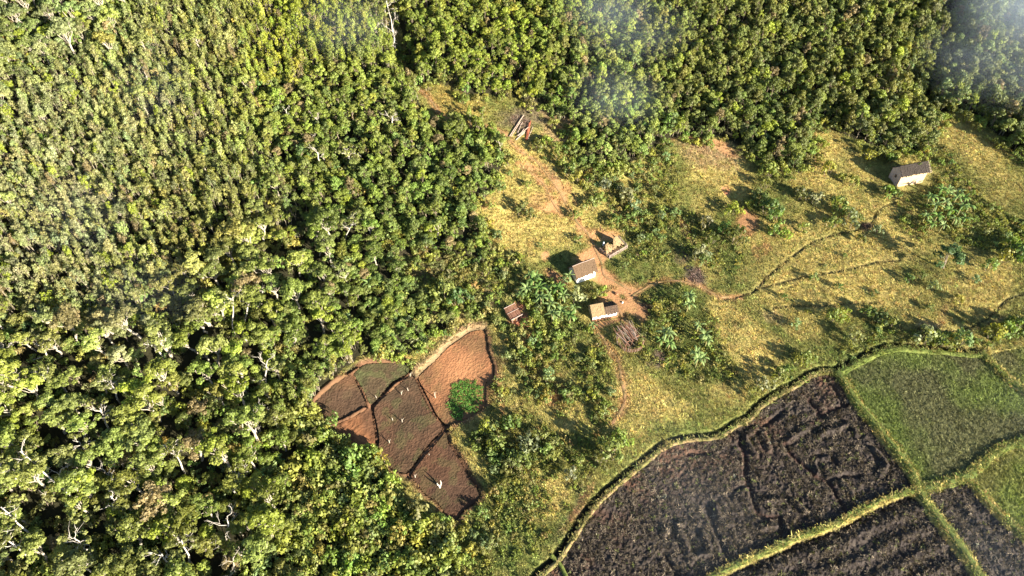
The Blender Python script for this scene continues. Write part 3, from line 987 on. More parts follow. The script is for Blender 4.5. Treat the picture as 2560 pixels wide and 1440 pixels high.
def mid_tree(seed):
    """dense rounded tree of the closed wood, leafy nearly to the ground; about 5 m"""
    r = np.random.default_rng(seed)
    mb = MB()
    h = r.uniform(3.6, 4.4)
    fork = np.array((r.normal() * .2, r.normal() * .2, h * .5))
    limb(mb, r, (0, 0, -.4), fork, .11, .08, 4, .12, 5)
    cs, rs, ns = [], [], []
    n = r.integers(13, 18)
    for i in range(n):
        t = 2.4 * i + r.normal() * .4
        f = (i + .3) / n
        rad = 1.25 * f ** .55 * r.uniform(.8, 1.1)
        c = np.array((math.cos(t) * rad, math.sin(t) * rad, h + .6 - 2.3 * f ** 1.7 + r.normal() * .28))
        if i % 3 == 0:
            limb(mb, r, fork, c, .045, .015, 3, .2, 4)
        cs.append(c)
        rs.append(r.uniform(.34, .62))
        ns.append(int(24 + 50 * rs[-1]))
    return mb, leaf_quads(r, cs, rs, ns, .34, .21, .85, .4)


def shrub(seed, hgt=1.0, rad=.8, leafy=1.0):
    r = np.random.default_rng(seed)
    mb = MB()
    cs, rs, ns = [], [], []
    n = r.integers(6, 10)
    for i in range(n):
        t = 2.4 * i + r.normal() * .3
        d = rad * math.sqrt((i + .1) / n)
        c = np.array((math.cos(t) * d, math.sin(t) * d, hgt * (.45 + .45 * (1 - (d / rad) ** 2)) + r.normal() * .1))
        limb(mb, r, (math.cos(t) * d * .25, math.sin(t) * d * .25, -.3), c, .03, .012, 2, .15, 4)
        cs.append(c)
        rs.append(r.uniform(.24, .42) * rad / .8)
        ns.append(int(30 * leafy))
    return mb, leaf_quads(r, cs, rs, ns, .26, .15, .85, .3, .35, -.8)


def herb(seed):
    """knee-high leafy weeds"""
    r = np.random.default_rng(seed)
    n = 7
    cs = [(r.normal() * .35, r.normal() * .35, r.uniform(.1, .4)) for _ in range(n)]
    return MB(), leaf_quads(r, cs, [.2] * n, [9] * n, .24, .12, .9, .3, .2, -1)


def tuft(seed, n=16, ln=.36, wd=.055, spread=.25, lean=.8):
    r = np.random.default_rng(seed)
    V, val = [], []
    for i in range(n):
        t = r.random() * 6.28
        o = np.array((r.normal() * spread, r.normal() * spread, -.05))
        d = np.array((math.cos(t) * lean, math.sin(t) * lean, 1.0)) * ln * r.uniform(.6, 1.2)
        w = np.array((-math.sin(t), math.cos(t), 0)) * wd
        m = o + d * .55
        tip = o + d + np.array((math.cos(t), math.sin(t), -.6)) * ln * .25
        V += [o - w, o + w, m + w * .8, m - w * .8, m - w * .8, m + w * .8, tip + w * .2, tip - w * .2]
        val += [r.random()] * 8
    V = np.array(V)
    return MB(), (V, np.arange(len(V)).reshape(-1, 4), np.array(val))


def bare_tree(seed, h=6.0, r0=.16, lean=(0, 0), twigs=3, start=.45, spread=1.5):
    """leafless branching tree, bleached"""
    r = np.random.default_rng(seed)
    mb = MB()
    top = np.array((lean[0], lean[1], h * .75))
    pts = limb(mb, r, (0, 0, -.4), top, r0, r0 * .55, 6, .12, 6)

    def grow(p, d, L, rad, depth):
        e = p + d * L
        limb(mb, r, p, e, rad, rad * .5, 3, .22, 4)
        if depth:
            for k in range(twigs if depth > 1 else 3):
                q = d + r.normal(size=3) * .62 + np.array((0, 0, .12))
                grow(p + (e - p) * r.uniform(.55, 1.0), q / np.linalg.norm(q), L * r.uniform(.5, .72), rad * .55, depth - 1)
    for i in range(5):
        p = pts[max(2, 6 - i)]
        t = i * 2.4 + r.random()
        d = np.array((math.cos(t) * .8, math.sin(t) * .8, r.uniform(.4, 1.0)))
        grow(np.array(p), d / np.linalg.norm(d), h * .22 * spread / 1.5 * r.uniform(.8, 1.2), r0 * .42, 2)
    return mb


def pale_tree(seed, h, lean):
    """tall pale trunk, bare for most of its height, thin crown on forked limbs"""
    r = np.random.default_rng(seed)
    mb = MB()
    top = np.array((lean[0], lean[1], h))
    pts = [np.array((0, 0, -.4))] + [np.array((lean[0] * s ** 1.15, lean[1] * s ** 1.15, h * s)) + r.normal(size=3) * .1 for s in (.2, .4, .6, .8)] + [top]
    mb.tube(pts, [.16, .145, .13, .11, .09, .07], 7)
    cs, rs, ns = [], [], []
    for i in range(7):
        t = i * 2.4 + r.random()
        s = r.uniform(.62, .98)
        p = np.array((lean[0] * s, lean[1] * s, h * s))
        e = p + np.array((math.cos(t) * r.uniform(.8, 1.8), math.sin(t) * r.uniform(.8, 1.8), r.uniform(.5, 1.5)))
        limb(mb, r, p, e, .065, .025, 4, .3, 5)
        for k in range(3):
            e2 = e + r.normal(size=3) * np.array((.6, .6, .4))
            limb(mb, r, p + (e - p) * r.uniform(.5, .9), e2, .035, .012, 2, .25, 4)
            if r.random() < .75:
                cs.append(e2)
                rs.append(r.uniform(.35, .6))
                ns.append(34)
    return mb, leaf_quads(r, cs, rs, ns, .36, .22, .7)


def banana(seed):
    r = np.random.default_rng(seed)
    mb = MB()
    h = r.uniform(1.9, 2.7)
    mb.tube([(0, 0, -.3), (r.normal() * .05, r.normal() * .05, h * .5), (r.normal() * .1, r.normal() * .1, h)], [.16, .13, .09], 8)
    V, Fq, val = [], [], []
    n = r.integers(6, 9)
    for i in range(n):
        t = 2.4 * i + r.normal() * .25
        L = r.uniform(1.5, 2.2)
        el = r.uniform(.35, 1.3)
        wd = r.uniform(.18, .25)
        q = .35 + .4 * r.random()
        o = len(V)
        seg = 7
        x, z = 0.0, h - .05
        ang = el
        for s in range(seg + 1):
            w = wd * math.sin(math.pi * min(1, .06 + .94 * (s / seg) ** .8)) ** .6 if s < seg else .03
            if s == 0:
                w = .05
            cx, cy = math.cos(t), math.sin(t)
            fold = .3 * w
            V += [(x * cx - cy * w, x * cy + cx * w, z - fold), (x * cx, x * cy, z), (x * cx + cy * w, x * cy - cx * w, z - fold)]
            val += [q + .1 * r.normal()] * 3
            x += math.cos(ang) * L / seg
            z += math.sin(ang) * L / seg
            ang -= (.32 + .12 * r.random()) * (1.2 if el < .7 else .8)
        for s in range(seg):
            a = o + s * 3
            Fq += [(a, a + 3, a + 4, a + 1), (a + 1, a + 4, a + 5, a + 2)]
    return mb, (np.array(V), np.array(Fq), np.clip(np.array(val), 0, 1))


# ------------------------------------------------------------------ many at once
def scatter(name, protos, pts, rot, scl, tint, var):
    me = mesh_np(name, pts, None, attrs={'rot': ('FLOAT_VECTOR', 'POINT', rot), 'scl': ('FLOAT_VECTOR', 'POINT', scl), 'tint': ('FLOAT_COLOR', 'POINT', tint), 'var': ('INT', 'POINT', var)})
    o = link(name, me)
    ng = bpy.data.node_groups.new(name + '_scatter', 'GeometryNodeTree')
    ng.interface.new_socket('Geometry', in_out='INPUT', socket_type='NodeSocketGeometry')
    ng.interface.new_socket('Geometry', in_out='OUTPUT', socket_type='NodeSocketGeometry')
    N = ng.nodes
    gi, go = N.new('NodeGroupInput'), N.new('NodeGroupOutput')
    jn = N.new('GeometryNodeJoinGeometry')
    for p in protos:
        oi = N.new('GeometryNodeObjectInfo')
        oi.inputs['Object'].default_value = p
        oi.inputs['As Instance'].default_value = False
        gt = N.new('GeometryNodeGeometryToInstance')
        ng.links.new(oi.outputs['Geometry'], gt.inputs[0])
        ng.links.new(gt.outputs[0], jn.inputs[0])
    ip = N.new('GeometryNodeInstanceOnPoints')
    ip.inputs['Pick Instance'].default_value = True

    def na(k, t):
        n = N.new('GeometryNodeInputNamedAttribute')
        n.data_type = t
        n.inputs['Name'].default_value = k
        return n.outputs['Attribute']
    er = N.new('FunctionNodeEulerToRotation')
    ng.links.new(na('rot', 'FLOAT_VECTOR'), er.inputs[0])
    ng.links.new(gi.outputs[0], ip.inputs['Points'])
    ng.links.new(jn.outputs[0], ip.inputs['Instance'])
    ng.links.new(na('var', 'INT'), ip.inputs['Instance Index'])
    ng.links.new(er.outputs[0], ip.inputs['Rotation'])
    ng.links.new(na('scl', 'FLOAT_VECTOR'), ip.inputs['Scale'])
    ng.links.new(ip.outputs[0], go.inputs[0])
    md = o.modifiers.new('scatter', 'NODES')
    md.node_group = ng
    o['kind'] = 'stuff'
    return o


def spots(spacing, jitter=.55):
    """a loose scatter over everything the camera may see, with each spot's place in the photograph"""
    g = np.arange(-260, 260, spacing)
    X, Y = np.meshgrid(g, g * .95)
    X = X + rng.uniform(-jitter, jitter, X.shape) * spacing
    Y = Y + rng.uniform(-jitter, jitter, Y.shape) * spacing
    c_, s_ = math.cos(.37 + spacing), math.sin(.37 + spacing)
    x, y = (X * c_ - Y * s_).ravel(), (X * s_ + Y * c_).ravel() + 125
    k = (x > -150) & (x < 165) & (y > 26) & (y < 230)
    x, y = x[k], y[k]
    px, py, d = proj(x, y, H0(x, y))
    k = (px > -260) & (px < 2820) & (py > -300) & (py < 1680)
    x, y, px, py = x[k], y[k], px[k], py[k]
    wx = px + 24 * (fbm(x / 6, y / 6, 21, 3) - .5)
    wy = py + 20 * (fbm(x / 6, y / 6, 31, 3) - .5)
    return x, y, px, py, wx, wy


TINTS = [((150, 400), (.165, .162, .072)), ((400, 280), (.158, .158, .062)), ((700, 120), (.18, .19, .02)), ((560, 100), (.15, .15, .05)), ((80, 60), (.115, .135, .045)), ((900, 250), (.12, .138, .03)), ((860, 450), (.10, .12, .026)), ((200, 650), (.165, .16, .075)),
         ((500, 600), (.14, .135, .04)), ((300, 850), (.155, .155, .06)), ((600, 900), (.12, .14, .03)), ((100, 1000), (.14, .155, .032)), ((300, 1120), (.125, .135, .032)), ((600, 1250), (.12, .13, .026)), ((900, 1320), (.11, .135, .03)), ((1000, 700), (.10, .122, .028)),
         ((1150, 500), (.105, .13, .03)), ((1200, 100), (.14, .152, .024)), ((1500, 150), (.13, .142, .034)), ((1800, 150), (.12, .125, .03)), ((2200, 150), (.115, .12, .03)), ((2450, 200), (.10, .11, .035)), ((1550, 330), (.125, .15, .04)), ((1900, 330), (.085, .10, .024)), ((1250, 210), (.13, .15, .02))]


def wood_tint(px, py, n=None, var=.22):
    w = np.stack([1.0 / (((px - a) / 1.0) ** 2 + (py - b) ** 2 + 60 ** 2) ** 1.6 for (a, b), _ in TINTS], 1)
    w /= w.sum(1)[:, None]
    c = w @ np.array([t for _, t in TINTS])
    n = len(px)
    c = c * np.exp(rng.normal(size=(n, 1)) * var)
    c = c * np.exp(rng.normal(size=(n, 3)) * np.array((.07, .04, .16)))
    br = rng.random(n) < .025
    c[br] = np.array((.15, .11, .055)) * np.exp(rng.normal(size=(br.sum(), 1)) * .2)
    li = rng.random(n) < .06
    c[li] = np.array((.165, .185, .025)) * np.exp(rng.normal(size=(li.sum(), 1)) * .12)
    return np.clip(c * np.array((1.2, 1.27, 1.15)), .01, .34)


FIELD_ALL = list(fieldsW.values()) + plotsW


def off_fields(x, y):
    m = np.zeros(x.shape, bool)
    for p in FIELD_ALL:
        m |= inpoly(x, y, p)
    return ~m


HUT_PADS = [(1462, 690, 62, 40), (1508, 785, 62, 38), (2275, 445, 66, 46), (1528, 620, 52, 44), (1578, 848, 44, 36), (1283, 785, 34, 32)]


def off_huts(px, py, grow=1.0):
    m = np.ones(px.shape, bool)
    for a, b, rx, ry in HUT_PADS:
        m &= ((px - a) / (rx * grow)) ** 2 + ((py - b) / (ry * grow)) ** 2 > 1
    return m


# prototypes
BIG = [big_tree(300 + i) for i in range(10)]
SLIM = [slim_tree(400 + i, 5.2, 2 + i % 3) for i in range(6)]
MID = [mid_tree(500 + i) for i in range(6)]
SHR = [shrub(600 + i) for i in range(5)]
big_o = [join_proto('broad_tree_shape', mb, M_BARK, lv, M_LEAF) for mb, lv in BIG]
slim_o = [join_proto('slim_tree_shape', mb, M_BARK_TAN, lv, M_LEAF) for mb, lv in SLIM]
mid_o = [join_proto('wood_tree_shape', mb, M_BARK_DARK, lv, M_LEAF) for mb, lv in MID]
shr_o = [join_proto('shrub_shape', mb, M_BARK_DARK, lv, M_LEAF) for mb, lv in SHR]
herb_o = [join_proto('herb_shape', *(lambda h: (h[0], M_BARK_DARK, h[1], M_LEAF))(herb(650 + i))) for i in range(4)]
tuft_o = [join_proto('tuft_shape', *(lambda h: (h[0], M_BARK_DARK, h[1], M_GRASS))(tuft(680 + i))) for i in range(4)]

# --- woodland trees: every spot, its kind, its size
rows = []   # x, y, px, py, kind(0 slim 1 mid 2 big), scale, hscale
x, y, px, py, wx, wy = spots(1.36)
fl, ft = inpoly(wx, wy, FOREST_L), inpoly(wx, wy, FOREST_T)
gi_, tt, mw, lw = (inpoly(wx, wy, z) for z in (GIANTS, TALL_TOP, MIDWOOD, LOWWOOD))
slim_zone = fl & ~gi_ & ~tt & ~mw & ~lw
k = slim_zone & (rng.random(len(x)) < .93)
rows.append(np.stack([x[k], y[k], px[k], py[k], np.zeros(k.sum()), rng.uniform(.55, 1.02, k.sum()), rng.uniform(.75, 1.25, k.sum())], 1))
x, y, px, py, wx, wy = spots(1.62)
fl, ft = inpoly(wx, wy, FOREST_L), inpoly(wx, wy, FOREST_T)
gi_, tt, mw, lw = (inpoly(wx, wy, z) for z in (GIANTS, TALL_TOP, MIDWOOD, LOWWOOD))
gul = np.minimum(pdist(x, y, GULLY, 6), pdist(x, y, GULLY_E, 4) + 1) < 1.8
k = (ft | (fl & (mw | tt))) & ~gul & (rng.random(len(x)) < .95)
east = sstep(1700, 2300, px[k])
low = np.where(mw[k] & (py[k] > 600), .72, 1.0)
rows.append(np.stack([x[k], y[k], px[k], py[k], np.ones(k.sum()), rng.uniform(.45, .98, k.sum()) * (1 + .22 * east) * (.85 + .15 * low), rng.uniform(.75, 1.25, k.sum()) * low], 1))
# larger trees through the slim wood and the middle wood
x, y, px, py, wx, wy = spots(7.5)
fl, ft = inpoly(wx, wy, FOREST_L), inpoly(wx, wy, FOREST_T)
gi_, lw = inpoly(wx, wy, GIANTS), inpoly(wx, wy, LOWWOOD)
k = fl & ~gi_ & ~lw & (rng.random(len(x)) < .5)
rows.append(np.stack([x[k], y[k], px[k], py[k], np.full(k.sum(), 2), rng.uniform(.45, .8, k.sum()), rng.uniform(.8, 1.0, k.sum())], 1))
# big trees of the lower left, and their undergrowth of middle trees
x, y, px, py, wx, wy = spots(3.3)
fl = inpoly(wx, wy, FOREST_L)
gi_, tt, lw = inpoly(wx, wy, GIANTS), inpoly(wx, wy, TALL_TOP), inpoly(wx, wy, LOWWOOD)
k = fl & (gi_ | tt) & (rng.random(len(x)) < .72)
rows.append(np.stack([x[k], y[k], px[k], py[k], np.full(k.sum(), 2), rng.uniform(.55, 1.05, k.sum()), rng.uniform(.8, 1.1, k.sum())], 1))
k = fl & gi_ & (rng.random(len(x)) < .75)
xx, yy = x[k] + 1.6, y[k] + 1.3
ppx, ppy, _ = proj(xx, yy, H0(xx, yy))
rows.append(np.stack([xx, yy, ppx, ppy, np.ones(k.sum()), rng.uniform(.7, 1.1, k.sum()), rng.uniform(.5, .85, k.sum())], 1))
T = np.concatenate(rows)
ok = off_fields(T[:, 0], T[:, 1])
T = T[ok]
T = T[np.argsort(T[:, 0] * 13.7 % 1.0)]
TT = wood_tint(T[:, 2], T[:, 3])
TZ = gz(T[:, 0], T[:, 1])
dep = proj(T[:, 0], T[:, 1], TZ)[2]
TV = np.where(T[:, 4] == 2, rng.integers(0, 10, len(T)), rng.integers(0, 6, len(T)))
TR = rng.uniform(0, 6.28, len(T))
infr = (T[:, 2] > 10) & (T[:, 2] < 2550) & (T[:, 3] > 30) & (T[:, 3] < 1470)
big_px = np.where((T[:, 4] == 2) & infr, T[:, 5] * 2.6 * FPX / dep, 0)
order = np.argsort(-big_px)
single = np.zeros(len(T), bool)
single[order[:290]] = big_px[order[:290]] > 0


def tint_word(c):
    r_, g_, b_ = c
    if r_ > g_ * 1.12:
        return 'brownish'
    if g_ > .165 and b_ < .04:
        return 'bright lime-green'
    if b_ > .36 * g_:
        return 'grey-green'
    if r_ > g_ * .97:
        return 'olive-yellow'
    if g_ > .135:
        return 'fresh green'
    return 'deep green' if g_ < .10 else 'mid-green'


def where(px, py):
    if py > 1250:
        v = 'by the bottom edge'
    elif py > 1000:
        v = 'in the lower woods'
    elif py > 760:
        v = 'level with the plots'
    elif py > 480:
        v = 'halfway up the slope'
    elif py > 200:
        v = 'among slim upper trees'
    else:
        v = 'by the top edge'
    if px < 200:
        h = 'at far left'
    elif px < 420:
        h = 'well left of the plots'
    elif px < 640:
        h = 'midway to the plots'
    elif px < 850:
        h = 'just left of the plots'
    elif px < 1060:
        h = 'straight above the plots' if py < 900 else 'below the plots'
    else:
        h = 'towards the huts'
    return v + ' ' + h


crown_me = [crown_mesh('crown', lv, M_LEAF) for mb, lv in BIG]
trunk_me = [mb.mesh('trunk', [M_BARK]) for mb, lv in BIG]
for i in np.nonzero(single)[0]:
    v = int(TV[i])
    s, hs = float(T[i, 5]), float(T[i, 6])
    o = empty('broadleaf_tree', (T[i, 0], T[i, 1], TZ[i]), TR[i])
    o.scale = (s, s, s * hs)
    size = 'huge' if s > .98 else 'large' if s > .8 else 'medium' if s > .65 else 'small'
    hw = 'tall' if hs > 1.02 else 'squat' if hs < .9 else 'rounded'
    tag(o, '%s %s %s broadleaf tree %s' % (size, hw, tint_word(TT[i]), where(T[i, 2], T[i, 3])), 'tree', 'broadleaf trees of the woods')
    a = link('trunk', trunk_me[v], o)
    b = link('crown', crown_me[v], o)
    b['tint'] = [float(q) for q in TT[i]]

rest = ~single


def put_trees(name, protos, k):
    s, h = T[k, 5], T[k, 6]
    rot = np.stack([rng.normal(size=k.sum()) * .06, rng.normal(size=k.sum()) * .06, TR[k]], 1)
    return np.stack([T[k, 0], T[k, 1], TZ[k]], 1), rot, np.stack([s, s, s * h], 1), TT[k], TV[k] % len(protos)


allp = slim_o + mid_o + big_o
offs = np.where(T[:, 4] == 0, 0, np.where(T[:, 4] == 1, len(slim_o), len(slim_o) + len(mid_o)))
TVA = offs + TV
s, h = T[:, 5], T[:, 6]
kk = rest
rot = np.stack([rng.normal(size=kk.sum()) * .06, rng.normal(size=kk.sum()) * .06, TR[kk]], 1)
# joined geometry lists its last link first: give indices both ways round, any order is fine for a wood as long as kinds keep their own sizes
fo = scatter('forest', allp[::-1], np.stack([T[kk, 0], T[kk, 1], TZ[kk]], 1), rot, np.stack([s, s, s * h], 1)[kk], TT[kk], TVA[kk])
tag(fo, 'closed green woodland of slim and rounded trees covering the hillside', 'forest')
print('trees', len(T), 'single', single.sum())

# --- undergrowth: shrubs, weeds
U = []


def add_u(spacing, zones, dens, smin, smax, kind, tints, grow=1.0):
    x, y, px, py, wx, wy = spots(spacing)
    m = np.zeros(len(x), bool)
    if zones == 'edge':
        for dx_, dy_ in ((36, 0), (-36, 0), (0, 28), (0, -28)):
            m |= inpoly(wx + dx_, wy + dy_, FOREST_L) | inpoly(wx + dx_, wy + dy_, FOREST_T)
        m &= ~(inpoly(wx, wy, FOREST_L) | inpoly(wx, wy, FOREST_T))
        zones = []
    for z in zones:
        m |= inpoly(wx, wy, z)
    m &= off_fields(x, y) & off_huts(px, py, grow)
    pd = np.full(len(x), 99.0)
    for d in list(pathW.values()):
        pd = np.minimum(pd, pdist(x, y, d))
    cl = fbm(x / 4.5, y / 4.5, 301 + int(spacing * 10), 3)
    m &= (pd > .8) & (rng.random(len(x)) < dens * (.25 + 1.5 * sstep(.4, .6, cl)))
    # bare earth stays bare
    c0 = bil(CF, x, y)
    m &= ~((c0[:, 0] > 2.0 * c0[:, 1]) & (c0[:, 0] > .2) & (rng.random(len(x)) < .85))
    n = m.sum()
    t = np.array(tints)[rng.integers(0, len(tints), n)] * np.exp(rng.normal(size=(n, 1)) * .2) * np.exp(rng.normal(size=(n, 3)) * np.array((.12, .05, .15)))
    U.append((x[m], y[m], np.full(n, kind), rng.uniform(smin, smax, n), t))


G1 = [(.155, .19, .042), (.185, .205, .04), (.13, .165, .038), (.19, .18, .055), (.15, .19, .065)]
G3 = [(.17, .205, .04), (.19, .21, .04), (.14, .18, .035), (.175, .18, .05)]
G2 = [(.19, .195, .045), (.165, .19, .04), (.21, .19, .065), (.13, .155, .038)]
add_u(1.45, [SHRUB_VILLAGE], .8, .55, 1.45, 0, G1, 1.15)
add_u(1.7, [SHRUB_BAND], .6, .6, 1.4, 0, G1)
add_u(1.6, [SHRUB_LOW, SHRUB_CORNER], .75, .7, 1.6, 0, G1)
add_u(1.5, [SHRUB_PADDY, SHRUB_EAST], .6, .4, 1.1, 0, G1, 1.3)
add_u(1.6, [FOREST_L, FOREST_T], .75, .9, 1.7, 0, G1)
add_u(1.15, [LOWWOOD], 1.0, .9, 2.0, 0, G3)
add_u(2.6, [LOWWOOD], .8, 1.6, 2.6, 0, G3)
add_u(1.5, 'edge', .75, .7, 1.7, 0, G3)
add_u(.95, [HERB_BANANA, HERB_SOUTH, HERB_MID, SHRUB_VILLAGE, SHRUB_LOW, SHRUB_EAST, MEADOW_MID, SHRUB_PADDY, SHRUB_BAND], .7, .6, 1.3, 1, G2)
wx_, wy_ = None, None
ux = np.concatenate([u[0] for u in U])
uy = np.concatenate([u[1] for u in U])
uk = np.concatenate([u[2] for u in U])
us = np.concatenate([u[3] for u in U])
ut = np.concatenate([u[4] for u in U])
uv = np.where(uk == 0, rng.integers(0, 5, len(ux)), 5 + rng.integers(0, 4, len(ux)))
rot = np.stack([rng.normal(size=len(ux)) * .1, rng.normal(size=len(ux)) * .1, rng.uniform(0, 6.28, len(ux))], 1)
un = scatter('undergrowth', (shr_o + herb_o)[::-1], np.stack([ux, uy, gz(ux, uy)], 1), rot, np.stack([us, us, us * rng.uniform(.9, 1.5, len(us))], 1), ut, uv)
tag(un, 'tangled low green shrubs and weeds between the huts, plots and wood', 'undergrowth')
print('undergrowth', len(ux))

# --- grass
x, y, px, py, wx, wy = spots(.52)
m = ~(inpoly(wx, wy, FOREST_L) | inpoly(wx, wy, FOREST_T)) & off_fields(x, y) & off_huts(px, py, .75) & (px > -60) & (px < 2640) & (py < 1520)
c0 = bil(CF, x, y)
bare = (c0[:, 0] > 1.75 * c0[:, 1]) | (c0.sum(1) < .12)
pd = np.full(len(x), 99.0)
for d in list(pathW.values()) + trenchW + [canalW, canalEW] + ditchW:
    pd = np.minimum(pd, pdist(x, y, d))
m &= ~bare & (pd > .22) & (rng.random(len(x)) < .9)
gx, gy, gc = x[m], y[m], c0[m]
# bunds get their own tufts
for k, w in (('low', .6), ('east', 1.5), ('cross', 1.6), ('far', 1.2), ('right', .6), ('canal', .5), ('ecanal', .8)):
    L = bundW[k]
    d = np.concatenate([[0], np.cumsum(np.hypot(*np.diff(L, axis=0).T))])
    n = int(d[-1] * w * (2.5 if k in ('low', 'canal') else 5))
    t = rng.random(n) * d[-1]
    bx = np.interp(t, d, L[:, 0]) + rng.uniform(-.5, .5, n) * w
    by = np.interp(t, d, L[:, 1]) + rng.uniform(-.5, .5, n) * w
    gx, gy = np.concatenate([gx, bx]), np.concatenate([gy, by])
    base = np.array((.26, .22, .08)) if k == 'canal' else np.array((.13, .15, .033)) if k in ('east', 'cross', 'far') else np.array((.125, .15, .033))
    gc = np.concatenate([gc, np.tile(base, (n, 1))])
n = len(gx)
gt = np.clip(gc * np.exp(rng.normal(size=(n, 1)) * .28) * np.exp(rng.normal(size=(n, 3)) * .07), 0, .6)
zb = gz(gx, gy)
for k, hh in (('low', .4), ('east', .45), ('cross', .38), ('far', .38), ('right', .28), ('canal', .26), ('ecanal', .28)):
    dd = pdist(gx, gy, bundW[k])
    zb = np.where(dd < 1.0, np.maximum(zb, H0(gx, gy) + hh * (1 - np.clip(dd, 0, 1) ** 2) - .08), zb)
rot = np.stack([rng.normal(size=n) * .12, rng.normal(size=n) * .12, rng.uniform(0, 6.28, n)], 1)
gs = rng.uniform(.55, 1.15, n)
gr = scatter('grass', tuft_o, np.stack([gx, gy, zb], 1), rot, np.stack([gs, gs, gs * rng.uniform(.5, 1.0, n)], 1), gt, rng.integers(0, 4, n))
tag(gr, 'dry straw and green grass of the open slope and field banks', 'grass')
print('grass', n)

# --- stubble and turned straw on the ploughed fields
x, y, px, py, wx, wy = spots(.4)
m = np.zeros(len(x), bool)
for key in 'ABC':
    m |= inpoly(x, y, fieldsW[key])
for d in FUR_DEEP:
    m &= pdist(x, y, d) > .45
m &= pdist(x, y, fB) > 1.3
m &= (px < 2640) & (py < 1520) & (rng.random(len(x)) < .35 + .6 * sstep(.35, .6, fbm(x / 2.2, y / 2.2, 333, 3)))
n = m.sum()
st = np.array((.088, .069, .047)) * np.exp(rng.normal(size=(n, 1)) * .45)
st = np.where(rng.random((n, 1)) < .06, np.array((.12, .13, .04)), st)
ss = rng.uniform(.45, .9, n)
hz = np.where(inpoly(x[m], y[m], fieldsW['A']), plough_h('A')(x[m], y[m]), np.where(inpoly(x[m], y[m], fieldsW['B']), plough_h('B')(x[m], y[m]), plough_h('C')(x[m], y[m])))
sb = scatter('stubble_grass', tuft_o, np.stack([x[m], y[m], H0(x[m], y[m]) + PL + hz], 1), np.stack([rng.normal(size=n) * .5, rng.normal(size=n) * .5, rng.uniform(0, 6.28, n)], 1), np.stack([ss, ss, ss * .6], 1), np.clip(st, 0, .3), rng.integers(0, 4, n))
tag(sb, 'greyish straw stubble turned up over the dark ploughed fields', 'stubble')

# --- young rice and beds of greens
x, y, px, py, wx, wy = spots(.42)
sel, tin, lift, sc = [], [], [], []
for key, fn in (('D', RD), ('E', RE), ('F', RF)):
    m = inpoly(x, y, fieldsW[key]) & (px < 2640) & (py < 1520)
    c = fn(x[m], y[m]) * 1.15
    sel.append(np.stack([x[m], y[m], H0(x[m], y[m]) - .12], 1))
    tin.append(c * np.exp(rng.normal(size=(m.sum(), 1)) * .35))
    sc.append(rng.uniform(.4, .8, m.sum()))
q = np.concatenate(sel)
n = len(q)
rc = scatter('rice_plants_grass', tuft_o, q, np.stack([rng.normal(size=n) * .15, rng.normal(size=n) * .15, rng.uniform(0, 6.28, n)], 1), np.repeat(np.concatenate(sc)[:, None], 3, 1), np.clip(np.concatenate(tin), 0, .4), rng.integers(0, 4, n))
tag(rc, 'short green rice stubble standing in the fields at the right', 'rice plants')
x, y, px, py, wx, wy = spots(.3)
m = inpoly(px + 40 * (fbm(x, y, 7, 3) - .5), py + 40 * (fbm(x, y, 9, 3) - .5), GREENS) & (rng.random(len(x)) < .75) & inpoly(x, y, plotsW[0])
thin = np.zeros(len(x), bool)
for i, p in enumerate(plotsW):
    thin |= inpoly(x, y, p) & (fbm(x / 1.6, y / 1.6, 160 + i, 3) > .52) & (rng.random(len(x)) < (.0, .12, .01, .01, .06, .04)[i])
m2 = m | thin
n = m2.sum()
tn = np.where(m[m2][:, None], np.array((.105, .23, .04)), np.array((.075, .10, .028))) * np.exp(rng.normal(size=(n, 1)) * .25)
ss = np.where(m[m2], rng.uniform(.35, .62, n), rng.uniform(.12, .26, n))
gv = scatter('garden_greens_leaves', herb_o, np.stack([x[m2], y[m2], H0(x[m2], y[m2]) - .3], 1), np.stack([np.zeros(n), np.zeros(n), rng.uniform(0, 6.28, n)], 1), np.repeat(ss[:, None], 3, 1), tn, rng.integers(0, 4, n))
tag(gv, 'bright green vegetable seedlings on the tilled reddish plots', 'vegetables')

# ------------------------------------------------------------------ buildings
def sheet(mb, p00, p10, p01, p11, n, m, thick, jit, ragged=0.0, mat=0, seed=0):
    """a thick rough sheet: p00-p10 along the ridge, p01-p11 along the eave"""
    r = np.random.default_rng(seed)
    p00, p10, p01, p11 = (np.array(p, float) for p in (p00, p10, p01, p11))
    nrm = np.cross(p10 - p00, p01 - p00)
    nrm /= np.linalg.norm(nrm)
    if nrm[2] < 0:
        nrm = -nrm
    top = []
    rag = r.normal(size=n + 1) * ragged
    for j in range(m + 1):
        for i in range(n + 1):
            u, v = i / n, j / m
            v2 = v * (1 + (rag[i] if j == m else 0))
            p = (p00 * (1 - u) + p10 * u) * (1 - v2) + (p01 * (1 - u) + p11 * u) * v2
            edge = 1.0 if 0 < j else .4
            top.append(p + nrm * (r.normal() * jit * edge - .05 * math.sin(math.pi * u) * 0))
    bot = [p - nrm * thick * (.8 + .4 * r.random()) for p in top]
    N_ = (n + 1) * (m + 1)
    V = top + bot
    Fq = []
    for j in range(m):
        for i in range(n):
            a = j * (n + 1) + i
            Fq.append((a, a + 1, a + n + 2, a + n + 1))
            Fq.append((N_ + a, N_ + a + n + 1, N_ + a + n + 2, N_ + a + 1))
    for i in range(n):
        Fq.append((i + 1, i, N_ + i, N_ + i + 1))
        a = m * (n + 1) + i
        Fq.append((a, a + 1, N_ + a + 1, N_ + a))
    for j in range(m):
        a = j * (n + 1)
        Fq.append((a, a + n + 1, N_ + a + n + 1, N_ + a))
        a = a + n
        Fq.append((a + n + 1, a, N_ + a, N_ + a + n + 1))
    mb.add(V, Fq, mat)


